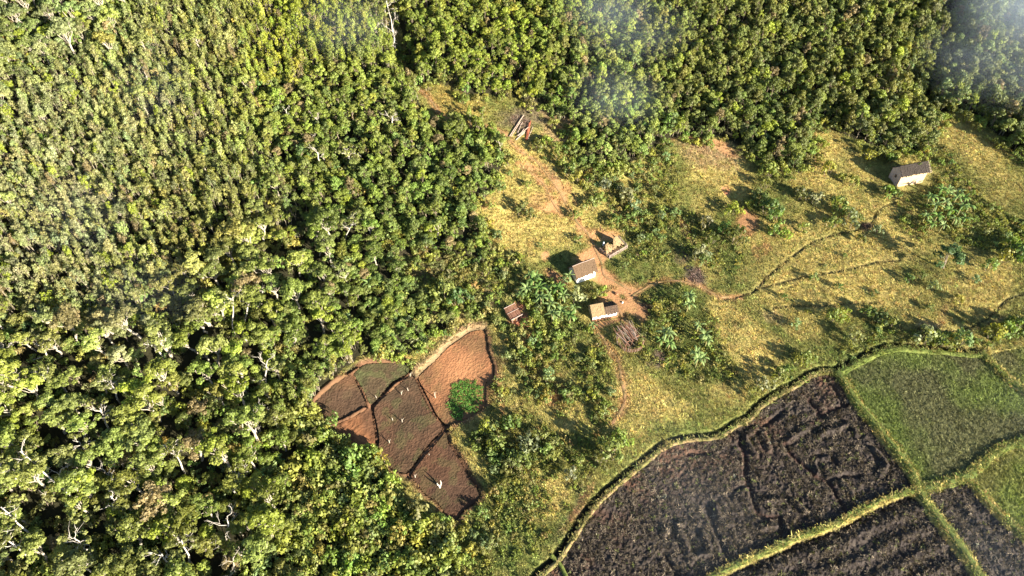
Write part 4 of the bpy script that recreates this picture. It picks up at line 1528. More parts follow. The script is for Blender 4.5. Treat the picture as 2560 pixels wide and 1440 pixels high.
def wall_body(L, Wd, eave, ridge, mat_front, mat_side, name, parent, rise=0.0, yr=.5):
    """four mud walls with gables, a little uneven; the south face may carry another plaster than the gables"""
    mb = MB()
    n, m = 14, 5
    r = np.random.default_rng(int(L * 100))

    def face(a, b, za, zb, mat, gable=None):
        V, Fq = [], []
        a, b = np.array(a), np.array(b)
        nn = np.array((b - a)[::-1]) * np.array((1, -1))
        nn = nn / np.linalg.norm(nn)
        for j in range(m + 1):
            for i in range(n + 1):
                u = i / n
                zt = zb if gable is None else zb + (gable - zb) * (1 - abs(u - yr) / (yr if u < yr else 1 - yr))
                p = a + (b - a) * u
                o = r.normal() * .018 if 0 < i < n else 0
                V.append((p[0] + nn[0] * o, p[1] + nn[1] * o, za + (zt - za) * j / m))
        for j in range(m):
            for i in range(n):
                q = j * (n + 1) + i
                Fq.append((q, q + 1, q + n + 2, q + n + 1))
        mb.add(V, Fq, mat)
    face((0, 0), (L, 0), -.6, eave, 0)
    face((L, 0), (L, Wd), -.6, eave, 1, ridge)
    face((L, Wd), (0, Wd), -.6, eave, 1)
    face((0, Wd), (0, 0), -.6, eave, 1, ridge)
    return mb.build(name, [mat_front, mat_side], parent)


def hut_frame(sw, se, name):
    A, B = at(*sw), at(*se)
    d = B - A
    L = math.hypot(d.x, d.y)
    return empty(name, (A.x, A.y, (A.z + B.z) / 2), math.atan2(d.y, d.x)), L


# the upper whitewashed hut
o, L = hut_frame((1441.7, 709.4), (1487.2, 691.8), 'mud_hut')
tag(o, 'small whitewashed hut with one shaggy brown thatched roof beside the thatched pen', 'hut')
Wd, ev, rg = 3.1, 1.95, 3.65
wall_body(L, Wd, ev, rg, M_LIME, M_LIME, 'wall', o)
mb = MB()
ov, sl = .35, (rg - ev) / (Wd / 2)
sheet(mb, (-.35, Wd / 2, rg + .16), (L + .45, Wd / 2, rg + .16), (-.3, -ov, ev - ov * sl + .2), (L + .35, -ov, ev - ov * sl + .2), 30, 12, .16, .035, .05, 0, 1)
sheet(mb, (-.35, Wd / 2, rg + .15), (L + .45, Wd / 2, rg + .15), (-.3, Wd + ov, ev - ov * sl + .2), (L + .35, Wd + ov, ev - ov * sl + .2), 30, 12, .16, .035, .05, 0, 2)
rf = mb.build('roof', M_THATCH, o)
mb = MB()
mb.tube([(-.4, Wd / 2, rg + .2), (L * .3, Wd / 2 + .03, rg + .24), (L * .7, Wd / 2 - .03, rg + .22), (L + .5, Wd / 2, rg + .2)], .075, 6)
mb.build('ridge_pole', M_GREYWOOD, rf)
mb = MB()
for k in range(6):
    yy = .2 + k * (Wd - .4) / 5
    zz = ev + (rg - ev) * (1 - abs(yy - Wd / 2) / (Wd / 2))
    mb.tube([(-.32, yy, zz - .1), (-.03, yy, .4 + .1 * k % .3)], .035, 5)
mb.build('gable_poles', M_GREYWOOD, o)
mb = MB()
mb.box((L + .55, .9, .9), (.1, .1, 2.0))
mb.box((L + .3, .9, 1.85), (.9, .12, .12))
mb.build('door_post', M_DARKWOOD, o)

# the lower two-toned hut
o, L = hut_frame((1481.2, 801.6), (1541.4, 789.8), 'mud_hut')
tag(o, 'low cream hut with half straw, half dark older thatch on the orange earth yard', 'hut')
Wd, ev, rg = 2.7, 1.35, 2.7
wall_body(L, Wd, ev, rg - .3, M_LIME, M_CREAM, 'wall', o)
mb = MB()
mb.box((L / 2, -.14, -.02), (L + .3, .34, .5), jit=.03)
mb.build('plinth', M_MUD, o)
mb = MB()
sl = (rg - ev) / (Wd / 2)
sheet(mb, (-.22, Wd * .62, rg + .16), (L * .50, Wd * .62, rg + .16), (-.2, -.28, ev - .12), (L * .50, -.28, ev - .12), 18, 12, .2, .03, .04, 0, 3)
sheet(mb, (-.22, Wd * .62, rg + .15), (L * .50, Wd * .62, rg + .15), (-.2, Wd + .3, ev), (L * .50, Wd + .3, ev), 18, 8, .2, .03, .04, 0, 4)
rf = mb.build('roof', M_STRAW, o)
rf['label'] = 'pale straw half of the roof'
mb = MB()
sheet(mb, (L * .505, Wd * .34, rg - .42), (L + .25, Wd * .34, rg - .42), (L * .505, -.26, ev - .16), (L + .22, -.26, ev - .16), 18, 8, .16, .04, .05, 0, 5)
sheet(mb, (L * .505, Wd * .34, rg - .43), (L + .25, Wd * .34, rg - .43), (L * .505, Wd + .55, ev - .55), (L + .22, Wd + .55, ev - .55), 18, 10, .16, .05, .05, 0, 6)
rf = mb.build('roof', M_THATCH_OLD, o)
rf['label'] = 'darkened older half of the roof'
mb = MB()
mb.box((L * .42, -.03, .6), (.035, .05, 1.1))
mb.build('wall_line', M_DARKWOOD, o)  # dark strip standing for the thin upright line in the wall
mb = MB()
for k in range(3):
    mb.tube([(L - .3, -.05, ev - .1 - k * .4), (L + .3, -.22, ev - .12 - k * .4)], .05, 5)
mb.build('corner_poles', M_GREYWOOD, o)

# the lone tall hut
o, L = hut_frame((2240.6, 468.2), (2305.3, 456.2), 'mud_hut')
tag(o, 'tall lone cream hut under a grey slatted roof at the far upper right', 'hut')
Wd, ev, rg = 3.3, 3.25, 4.75
wall_body(L, Wd, ev, rg, M_CREAM, M_PINK, 'wall', o)
mb = MB()
sl = (rg - ev) / (Wd / 2)
ov = .3
sheet(mb, (-.1, Wd / 2, rg + .14), (L + .25, Wd / 2, rg + .14), (-.1, -ov, ev - ov * sl + .16), (L + .25, -ov, ev - ov * sl + .16), 44, 8, .1, .03, .05, 0, 7)
sheet(mb, (-.1, Wd / 2, rg + .13), (L + .25, Wd / 2, rg + .13), (-.1, Wd + ov, ev - ov * sl + .16), (L + .25, Wd + ov, ev - ov * sl + .16), 44, 8, .1, .03, .05, 0, 8)
rf = mb.build('roof', M_SLAT, o)
mb = MB()
for k in range(22):
    xx = .1 + k * (L + .1) / 21
    mb.tube([(xx, Wd / 2 - .05, rg + .2), (xx + random.uniform(-.05, .05), -ov - .05, ev - ov * sl + .22)], .035, 4)
mb.build('battens', M_SLAT, rf)
for k in range(8):
    yy = -.25 + k * (Wd / 2 + .25) / 7
    zz = rg + .05 - (Wd / 2 - yy) * sl
    mb = MB()
    mb.tube([(L - .4, yy, zz), (L + .6 + random.uniform(0, .4), yy, zz + .02)], .065, 5)
    mb.build('purlin', M_GREYWOOD, o)
r_ = np.random.default_rng(91)
cs = [(L * .72 + r_.normal() * .55, Wd / 2 - .35 + r_.normal() * .12, rg + .0 + r_.normal() * .05) for _ in range(9)]
lv = leaf_quads(r_, cs, [.2] * 9, [16] * 9, .26, .13, .7, .4, .2, -1)
wp = link('creeper', crown_mesh('creeper', lv, M_LEAF), rf)
wp['tint'] = [.09, .11, .03]
mb = MB()
mb.box((-.02, Wd * .45, 2.2), (.1, .55, .75))
win = mb.build('window', M_DARKWOOD, o)
mb = MB()
for yy in (-.33, .33):
    mb.box((-.05, Wd * .45 + yy, 2.2), (.1, .08, .9))
mb.box((-.05, Wd * .45, 2.62), (.1, .58, .07))
mb.box((-.05, Wd * .45, 1.78), (.1, .58, .07))
mb.build('frame', M_PINK, win)
mb = MB()
mb.box((L * .55, .01, .55), (1.1, .06, .55), jit=.08)
mb.build('bare_plaster_patch', M_PINK, o)

# the low reddish shed
A, B = at(1279, 806), at(1297, 796)
d = B - A
rz = math.atan2(d.y, d.x)
L, Wd = 2.0, 2.1
o = empty('low_shed', (A.x, A.y, A.z), rz)
tag(o, 'low reddish shed of mud and sticks in a scatter of red earth', 'shed')
mb = MB()
for a, b in (((0, 0), (L, 0)), ((L, 0), (L, Wd)), ((L, Wd), (0, Wd)), ((0, Wd), (0, 0))):
    c = ((a[0] + b[0]) / 2, (a[1] + b[1]) / 2, .35)
    horiz = a[1] == b[1]
    mb.box(c, (L - .2 if horiz else .2, .2 if horiz else Wd + .2, 1.6), jit=.05)
mb.build('wall', M_MUD, o)
mb = MB()
for k in range(15):
    xx = -.15 + k * (L + .3) / 14
    mb.tube([(xx + random.uniform(-.06, .06), -.3, 1.1 + random.uniform(-.04, .04)), (xx, Wd + .25, 1.95 + random.uniform(-.05, .05))], random.uniform(.055, .085), 5)
rf = mb.build('roof', M_REDWOOD, o)
mb = MB()
mb.tube([(-.3, -.3, 1.2), (L + .3, -.28, 1.24)], .1, 6)
mb.tube([(-.3, Wd * .5, 1.66), (L + .3, Wd * .5, 1.68)], .05, 6)
mb.tube([(-.3, Wd + .2, 2.05), (L + .3, Wd + .2, 2.05)], .07, 6)
mb.build('cross_poles', M_GREYWOOD, rf)
mb = MB()
for p in ((.0, -.3), (L * .45, -.35), (L, -.3)):
    mb.tube([(p[0], p[1], -.3), (p[0] + .05, p[1] - .05, 1.25)], .07, 5)
mb.build('posts', M_GREYWOOD, o)
C['rubble'] = np.array((.4, .15, .09))
mb = MB()
c0 = at(1296, 800)
for k in range(110):
    px_, py_ = (1300 + random.gauss(0, 12), 812 + random.gauss(0, 15)) if k < 75 else (1293 + random.gauss(0, 6), 764 + random.gauss(0, 5))
    q = at(px_, py_)
    s_ = random.uniform(.1, .34)
    mb.box((q.x, q.y, q.z + s_ * .2), (s_, s_ * random.uniform(.6, 1), s_ * .7), random.uniform(0, 3), (random.gauss(0, .3), random.gauss(0, .3)), jit=s_ * .15)
tag(mb.build('earth_rubble', M_MUD), 'broken red earth clods heaped round the low reddish shed', 'rubble', kind='stuff')

# the thatched pen
Ps, Pe, Pn, Pw = (at(*q) for q in ((1523.5, 647), (1568, 621), (1545, 597), (1499, 627)))
d = Pe - Ps
rz = math.atan2(d.y, d.x)
o = empty('thatched_pen', tuple(Ps), rz)
tag(o, 'square stick pen half covered by two peaked heaps of pale thatch', 'animal pen')
inv = Matrix.Translation(Ps) @ Matrix.Rotation(rz, 4, 'Z')
inv = inv.inverted()
S_, E_, N_l, W_ = (inv @ q for q in (Ps, Pe, Pn, Pw))
r_ = np.random.default_rng(17)


def rail_fence(a, b, n, hgt, nm, mat, par):
    for i in range(n + 1):
        p = a.lerp(b, i / n)
        mb = MB()
        mb.tube([(p.x, p.y, p.z - .4), (p.x + r_.normal() * .07, p.y + r_.normal() * .07, p.z + hgt * r_.uniform(.9, 1.25))], [.065, .05], 5)
        mb.build('post', mat, par)
    for q in range(3):
        mb = MB()
        h1 = hgt * (.3 + .33 * q)
        mid = a.lerp(b, .5)
        mb.tube([(a.x, a.y, a.z + h1), (mid.x + r_.normal() * .05, mid.y + r_.normal() * .05, mid.z + h1 + r_.normal() * .05), (b.x, b.y, b.z + h1 + r_.normal() * .05)], [.075, .07, .06], 6)
        mb.build('rail', mat, par)


rail_fence(S_, E_, 8, 1.0, 'front', M_GREYWOOD, o)
rail_fence(S_, W_, 5, .95, 'west', M_GREYWOOD, o)
rail_fence(E_, N_l, 5, .9, 'east', M_GREYWOOD, o)
mb = MB()
wid = (E_ - S_).length
dep = (W_ - S_).length
for k, (cx, cy, pk, hw) in enumerate(((wid * .12, dep * .5, 2.7, 1.05), (wid * .62, dep * .6, 2.9, 1.35))):
    pk_ = (cx + .1, cy + .55, pk)
    for s_, (lo, hi) in enumerate(((-1.0, 1.0),)):
        sheet(mb, (cx - hw * .35, cy + .5, pk - .25), (cx + hw * .35, cy + .55, pk), (cx - hw, cy - .75, .95), (cx + hw * 1.15, cy - .7, 1.0), 16, 10, .22, .05, .09, 0, 20 + k)
        sheet(mb, (cx - hw * .35, cy + .5, pk - .27), (cx + hw * .35, cy + .55, pk - .02), (cx - hw * 1.0, cy + 1.25, .8), (cx + hw, cy + 1.3, .85), 12, 8, .2, .05, .09, 0, 30 + k)
sheet(mb, (wid * .2, dep * .62, 1.62), (wid * .5, dep * .66, 1.6), (wid * .1, dep * .36, 1.0), (wid * .45, dep * .4, .98), 12, 8, .2, .06, .1, 0, 40)
mb.build('thatch', M_STRAW, o)
mb = MB()
for k in range(40):
    u, v = r_.random(), r_.random() * .75
    p = S_.lerp(E_, u) + (W_ - S_) * v
    t = r_.random() * 6.28
    l_ = r_.uniform(.3, .9)
    mb.tube([(p.x, p.y, p.z + .08), (p.x + math.cos(t) * l_, p.y + math.sin(t) * l_, p.z + .2 + r_.random() * .25)], .035, 4)
mb.build('fallen_sticks', M_REDWOOD, o)
mb = MB()
for k in range(7):
    p = S_.lerp(E_, .05 + .14 * k) + (W_ - S_) * .42
    mb.tube([(p.x, p.y, p.z - .2), (p.x + r_.normal() * .1, p.y, p.z + 1.25)], .05, 5)
mb.build('roof_posts', M_REDWOOD, o)
q = at(1508, 613)
mb = MB()
mb.tube([(0, 0, 0), (.03, 0, .3), (.02, .02, .62), (0, 0, .72)], [.2, .24, .18, .07], 8)
mb.tube([(.1, .28, 0), (.12, .34, .3), (.12, .4, .6)], [.16, .2, .08], 8, 1)
o2 = mb.build('sack', [M_CLOTH_WHITE, M_CLOTH_BLUE])
o2.location = q
tag(o2, 'white and pale blue sacks standing in the shade beside the thatched pen', 'sack')

# the round pen
c = at(1575, 853)
o = empty('round_pen', tuple(c), 0)
tag(o, 'round stick pen with a slanting roof of loose reddish poles', 'animal pen')
RR = 2.55
mb = MB()
for i in range(70):
    t = 2 * math.pi * i / 70 + r_.normal() * .03
    rr = RR * (1 + r_.normal() * .025)
    x_, y_ = math.cos(t) * rr, math.sin(t) * rr
    z_ = float(gz(c.x + x_, c.y + y_)) - c.z
    mb.tube([(x_, y_, z_ - .3), (x_ * r_.uniform(.96, 1.08) + r_.normal() * .06, y_ * r_.uniform(.96, 1.08) + r_.normal() * .06, z_ + r_.uniform(.95, 1.5))], [.05, .028], 4, 0 if i % 2 else 1)
for q in range(4):
    pts = []
    for i in range(41):
        t = 2 * math.pi * i / 40
        rr = RR * (1.0 + .03 * (-1) ** (i + q))
        x_, y_ = math.cos(t) * rr, math.sin(t) * rr
        pts.append((x_, y_, float(gz(c.x + x_, c.y + y_)) - c.z + .2 + .24 * q))
    mb.tube(pts, .03, 4, 1)
mb.build('stick_fence', [M_GREYWOOD, M_REDWOOD], o)
mb = MB()
ax = Vector((.52, -.80, 0)).normalized()
bx = Vector((.80, .52, 0)).normalized()
for k in range(44):
    u = -1.95 + 3.7 * k / 43 + r_.normal() * .08
    a_ = bx * (u + r_.normal() * .25) - ax * (1.95 + r_.normal() * .4) + Vector((0, 0, 2.45 + r_.normal() * .1))
    e_ = bx * (u + r_.normal() * .42) + ax * ((2.0 if k < 9 else .95) + r_.normal() * .4) + Vector((0, 0, 1.6 + r_.normal() * .1))
    a_ += Vector((-.35, .1, 0))
    e_ += Vector((-.35, .1, 0))
    mb.tube([tuple(a_), tuple(a_.lerp(e_, .5) + Vector((0, 0, .04))), tuple(e_)], r_.uniform(.035, .065), 5, (0, 1, 0, 2)[k % 4])
mb.build('pole_roof', [M_REDWOOD, M_GREYWOOD, M_BARK_DARK], o)
mb = MB()
for u, v in ((-1.5, -1.4), (1.5, -1.4), (-1.5, 1.0), (1.5, .9), (0, -1.5), (0, 1.0)):
    p = bx * u + ax * v + Vector((-.35, .1, 0))
    mb.tube([(p.x, p.y, -.3), (p.x, p.y, 2.3 if v < 0 else 1.6)], .075, 6)
for v, z_ in ((-1.4, 2.2), (.95, 1.55)):
    a_, e_ = bx * -1.8 + ax * v, bx * 1.8 + ax * v
    mb.tube([(a_.x - .35, a_.y + .1, z_), (e_.x - .35, e_.y + .1, z_)], .07, 6)
mb.build('roof_frame', M_REDWOOD, o)
for k in range(3):
    mb = MB()
    a_ = Vector((-2.75 + .15 * k, .55 - .3 * k, .95))
    e_ = Vector((-1.2 + .1 * k, 1.35 - .3 * k, 1.75))
    mb.tube([tuple(a_), tuple(e_)], .055, 5)
    mb.build('leaning_pole', M_GREYWOOD, o)

# ------------------------------------------------------------------ the log pile, loose things in the yard
ZL = lambda a, b: (1230 + a * .11806, 240 + b * .11806)
LOGS = [((370, 870), (670, 430), 'l', .17), ((405, 880), (575, 610), 'l', .12), ((480, 770), (600, 565), 'g', .12), ((525, 790), (645, 580), 'g', .12), ((545, 800), (612, 650), 'g', .10),
        ((535, 880), (675, 712), 'g', .16), ((500, 945), (700, 772), 'l', .14), ((575, 880), (770, 690), 'l', .13), ((600, 870), (690, 790), 'g', .1), ((708, 950), (775, 640), 'r', .16),
        ((738, 955), (790, 600), 'r', .16), ((755, 880), (822, 540), 'r', .14), ((770, 860), (800, 660), 'r', .12), ((762, 940), (815, 795), 'g', .11), ((818, 795), (866, 650), 'g', .09)]
LW = {'l': ('pale peeled', M_LOG), 'g': ('grey weathered', M_GREYWOOD), 'r': ('red-brown', M_REDLOG)}
ordw = ['leftmost', 'second from left', 'third from left', 'fourth from left', 'fifth from left', 'sixth from left', 'seventh from left', 'eighth from left', 'ninth from left', 'tenth from left', 'eleventh from left', 'twelfth from left', 'thirteenth from left', 'fourteenth from left', 'rightmost']
for i, (a, b, kind, rad) in enumerate(LOGS):
    A, B = at(*ZL(*a)), at(*ZL(*b))
    A.z += rad + .02 + .13 * (i % 3)
    B.z += rad + .05 + .13 * ((i + 1) % 3)
    mid = (A + B) / 2 + Vector((random.gauss(0, .08), random.gauss(0, .08), .03))
    mb = MB()
    mb.tube([tuple(A - mid), tuple((A - mid) * .5 + Vector((random.gauss(0, .03), 0, 0))), (0, 0, 0), tuple((B - mid) * .5), tuple(B - mid)], [rad * .8, rad * .78, rad * .74, rad * .7, rad * .65], 8)
    lg = mb.build('log', LW[kind][1])
    lg.location = mid
    tag(lg, '%s log, %s of the felled logs in the brown clearing' % (LW[kind][0], ordw[i]), 'log', 'felled logs in the upper clearing')

mb = MB()
mb.tube([(0, 0, .0), (.1, .05, .12), (.15, .2, .1), (.12, .4, .05)], [.1, .16, .14, .04], 7)
o = mb.build('cloth', M_CLOTH_WHITE)
o.location = at(1555, 758)
tag(o, 'scrap of white cloth lying on the yard right of the two-toned hut', 'cloth')
mb = MB()
r0 = .38
for k in range(6):
    pass
mb.tube([(0, 0, -.05), (0, 0, .1), (0, 0, .3), (0, 0, .42)], [.25, .36, .38, .26], 12)
o = mb.build('clay_pot', M_MUD)
o.location = at(1541, 736)
tag(o, 'round red clay pot on the yard above the two-toned hut', 'pot')
mb = MB()
for k in range(14):
    t = 2 * math.pi * k / 14
    mb.box((math.cos(t) * .75, math.sin(t) * .6, .08), (.34, .22, .26), t + 1.57, jit=.04)
o = mb.build('hearth_ring', M_SLAT)
o.location = at(1722, 672)
tag(o, 'ring of grey hearth stones on the dark ash patch', 'hearth')
for k, (px_, py_, hh) in enumerate(((1699, 620, 1.0), (1704, 627, .7))):
    mb = bare_tree(950 + k, hh * 1.6, .12, (.2, .1), 2, .3, 1.0)
    o = mb.build('burnt_stump', M_DARKWOOD)
    o.location = at(px_, py_)
    tag(o, 'black burnt %s stump above the dark ash patch' % ('forked' if k == 0 else 'small'), 'stump', 'burnt stumps')
A = at(1507, 578)
mb = MB()
mb.tube([(0, 0, .1), (-.5, .8, .2), (-.9, 1.5, .35)], [.2, .16, .1], 7)
mb.tube([(-.5, .8, .25), (-.3, 1.5, .5)], [.09, .05], 6)
o = mb.build('fallen_branch', M_REDWOOD)
o.location = A
tag(o, 'thick forked fallen branch just above the thatched pen', 'branch')

# dead posts standing in the plots
SN = [(650, 525, 1.5, 'in the middle plot, left of a close pair'), (695, 500, 1.4, 'in the middle plot, right of a close pair'), (870, 545, 2.4, 'leaning beside the green seedling bed'), (595, 690, 1.2, 'in the middle plot centre, left one'),
      (655, 700, 1.5, 'in the middle plot centre, right one'), (185, 690, 1.0, 'at the lower left corner of the leftmost plot'), (705, 405, 1.2, 'on the junction of the plot banks'), (828, 910, 1.0, 'beside the bank above the lowest plot'),
      (742, 1060, 1.2, 'at the left corner of the lowest plot'), (545, 985, 1.1, 'at the bottom corner of the middle plot'), (575, 835, 1.5, 'by the lower left side of the middle plot'), (490, 545, 1.3, 'at the lower end of the darkest upper plot')]
for i, (a, b, hh, ph) in enumerate(SN):
    q = at(750 + a * .38885, 780 + b * .38885)
    r2 = np.random.default_rng(800 + i)
    mb = MB()
    le = r2.normal(size=2) * .12
    mb.tube([(0, 0, -.3), (le[0] * .5, le[1] * .5, hh * .5), (le[0], le[1], hh)], [.085, .07, .04], 6)
    if i % 2 == 0:
        mb.tube([(le[0] * .5, le[1] * .5, hh * .55), (le[0] + .3, le[1] + .2, hh * .9)], [.06, .03], 5)
    o = mb.build('dead_post', M_BARK)
    o.location = (q.x, q.y, q.z + .1)
    tag(o, 'bleached dead stump ' + ph, 'stump', 'dead stumps in the tilled plots')
q = at(750 + 895 * .38885, 780 + 1125 * .38885)
mb = MB()
mb.tube([(0, 0, -.3), (.1, .1, .6), (.35, .35, 1.3), (.25, .5, 2.0)], [.2, .17, .11, .04], 8)
mb.tube([(.1, .1, .7), (-.25, .1, 1.3), (-.3, .2, 1.7)], [.15, .1, .04], 7)
mb.tube([(0, 0, .1), (-.2, -.5, .12), (-.1, -1.1, .1)], [.1, .08, .03], 6)
mb.tube([(0, 0, .1), (.3, -.45, .12), (.25, -.9, .1)], [.1, .07, .03], 6)
o = mb.build('dead_post', M_BARK_WHITE)
o.location = (q.x, q.y, q.z + .1)
tag(o, 'largest pale forked stump, alone in the lowest plot', 'stump', 'dead stumps in the tilled plots')

# ------------------------------------------------------------------ plants one can point at
MARKS = [(1465, 680, 'the whitewashed hut'), (1508, 785, 'the two-toned hut'), (2272, 440, 'the lone tall hut'), (1578, 848, 'the round stick pen'), (1530, 620, 'the thatched pen'), (1285, 785, 'the reddish shed'), (1305, 320, 'the log pile'),
         (1738, 690, 'the ash patch'), (2355, 655, 'the lone dark round tree'), (2350, 515, 'the upper banana clump'), (1790, 400, 'the pale dry knoll'), (2090, 920, 'the canal fork'), (1870, 555, 'the bare rust patch'), (1160, 930, 'the seedling bed'), (2300, 1225, 'the bank crossing')]
ORD = ['nearest', 'second nearest', 'third nearest', 'fourth nearest', 'fifth nearest', 'sixth nearest', 'seventh nearest', 'eighth nearest', 'ninth nearest', 'tenth nearest', 'eleventh nearest', 'twelfth nearest', 'thirteenth nearest', 'fourteenth nearest', 'fifteenth nearest', 'sixteenth nearest']


def mark_of(px, py):
    d = [((px - a) ** 2 + (py - b) ** 2, i) for i, (a, b, _) in enumerate(MARKS)]
    d, i = min(d)
    dx, dy = px - MARKS[i][0], py - MARKS[i][1]
    side = ('right of' if dx > 0 else 'left of') if abs(dx) > abs(dy) else ('below' if dy > 0 else 'above')
    return i, side, d


class Ranker:
    def __init__(self, pts):
        g = {}
        for k, (a, b) in enumerate(pts):
            i, side, d = mark_of(a, b)
            g.setdefault((i, side), []).append((d, k))
        self.r = {}
        for key, v in g.items():
            for n, (_, k) in enumerate(sorted(v)):
                self.r[k] = (ORD[min(n, 15)] if len(v) > 1 else None, key)

    def phrase(self, k, noun):
        o_, (i, side) = self.r[k]
        return '%s %s %s' % (noun, side, MARKS[i][2]) if o_ is None else '%s, %s of those %s %s' % (noun, o_, side, MARKS[i][2])


shr_crown = [crown_mesh('foliage', lv, M_LEAF) for mb, lv in SHR]
shr_stem = [mb.mesh('stems', [M_BARK_DARK]) for mb, lv in SHR]
D_, M_, Y_, G_ = (.09, .12, .03), (.135, .165, .04), (.19, .215, .035), (.17, .195, .09)
BUSH = [(1309, 528, 20, D_), (1325, 540, 18, D_), (1444, 600, 13, D_), (1440, 543, 15, M_), (1477, 515, 22, M_), (1512, 466, 15, G_), (1560, 490, 24, G_), (1442, 450, 19, Y_), (1425, 428, 18, D_), (1408, 412, 16, M_), (1250, 472, 16, M_), (1318, 464, 11, M_), (1498, 500, 16, M_),
        (1545, 470, 15, D_), (1588, 520, 18, G_), (1530, 560, 16, M_), (1345, 370, 20, M_), (1390, 385, 18, M_), (1365, 360, 15, Y_), (1600, 600, 12, G_), (1585, 545, 20, M_), (1560, 665, 12, M_), (1350, 615, 8, M_), (1830, 526, 22, Y_), (1870, 514, 13, Y_), (1905, 505, 24, D_),
        (1920, 530, 26, D_), (1935, 545, 22, M_), (1890, 490, 20, D_), (1762, 562, 18, G_), (1916, 432, 20, M_), (1908, 462, 16, M_), (2030, 500, 24, G_), (2000, 490, 20, D_), (2090, 515, 24, M_), (2110, 530, 20, M_), (2075, 560, 20, M_), (2120, 556, 24, G_), (2135, 548, 16, M_),
        (2067, 428, 18, Y_), (2100, 446, 12, Y_), (2128, 458, 15, Y_), (2168, 392, 18, Y_), (2195, 385, 14, M_), (1833, 596, 26, D_), (1810, 575, 20, M_), (1775, 600, 18, D_), (1745, 640, 20, G_), (1755, 655, 16, M_), (1765, 640, 14, G_), (1960, 588, 18, Y_), (1930, 578, 18, M_), (2005, 572, 14, M_),
        (2188, 578, 14, G_), (2215, 480, 20, M_), (2235, 486, 16, D_), (2150, 600, 14, D_), (2030, 696, 13, M_), (2095, 718, 10, D_), (1956, 745, 10, D_), (2184, 732, 9, D_), (2018, 780, 8, Y_), (1986, 814, 14, G_), (2328, 718, 15, G_), (2391, 750, 15, Y_), (2268, 700, 12, D_), (2300, 690, 12, D_),
        (2320, 770, 12, D_), (2080, 796, 20, M_), (2108, 786, 18, Y_), (2198, 796, 24, D_), (2165, 782, 18, M_), (2222, 812, 18, M_), (2130, 842, 22, G_), (2303, 842, 26, G_), (2340, 850, 20, M_), (2398, 852, 24, G_), (2370, 860, 20, M_), (2480, 835, 24, Y_), (2505, 825, 22, M_), (2535, 815, 24, D_),
        (2504, 644, 22, Y_), (2540, 640, 28, D_), (2470, 668, 18, M_), (2520, 615, 20, M_), (2011, 898, 22, M_), (1988, 905, 16, Y_), (1940, 945, 22, M_), (1905, 965, 24, G_), (1880, 985, 18, M_), (1960, 930, 20, D_), (1520, 1128, 34, M_), (1505, 1150, 24, D_), (1560, 1105, 20, Y_), (1545, 1090, 20, M_),
        (1320, 1108, 28, G_), (1300, 1150, 26, M_), (1345, 1090, 22, M_), (1275, 1064, 22, D_), (1240, 1110, 26, M_), (1215, 1070, 20, Y_), (1425, 1185, 18, G_), (1445, 1150, 18, M_), (1252, 975, 9, Y_), (1268, 890, 12, G_), (1110, 735, 30, M_), (1140, 750, 22, (.07, .13, .04)), (1165, 745, 18, (.07, .14, .04)),
        (1410, 705, 14, G_), (1440, 745, 24, G_), (1475, 718, 14, M_), (1490, 735, 16, M_), (1505, 730, 14, Y_), (1600, 840, 16, D_), (1625, 815, 16, D_), (1640, 770, 14, Y_), (1655, 800, 14, M_), (1600, 865, 9, Y_), (2180, 740, 5, D_), (2060, 664, 5, D_), (2110, 640, 6, D_), (2435, 700, 12, G_)]
rk = Ranker([(b[0], b[1]) for b in BUSH])
tone = {D_: 'dark green', M_: 'mid-green', Y_: 'yellow-green', G_: 'grey-green'}
for k, (a, b, rp, t) in enumerate(BUSH):
    q = at(a, b + rp * .4)
    s = 1.22 * rp / ppm(q.x, q.y) / .98
    o = empty('bush', tuple(q), random.uniform(0, 6.28))
    o.scale = (s, s, s * random.uniform(1.05, 1.6))
    tag(o, rk.phrase(k, '%s %s bush' % ('big' if rp > 21 else 'small' if rp < 12 else 'middling', tone.get(t, 'bluish green'))), 'bush', 'bushes of the open slope')
    v = k % len(SHR)
    link('stems', shr_stem[v], o)
    f = link('foliage', shr_crown[v], o)
    f['tint'] = [float(z) * random.uniform(.85, 1.15) for z in t]

# the lone round tree in the grass
q = at(2355, 672)
o = empty('round_tree', tuple(q))
tag(o, 'lone dark glossy round-crowned tree on the dry slope at the right', 'tree')
mb, lv = mid_tree(990)
tr = mb.build('trunk', M_BARK_DARK, o)
s = 2.1
o.scale = (s, s, s * .62)
cr = link('crown', crown_mesh('crown', lv, M_LEAF), o)
cr['tint'] = [.06, .10, .03]

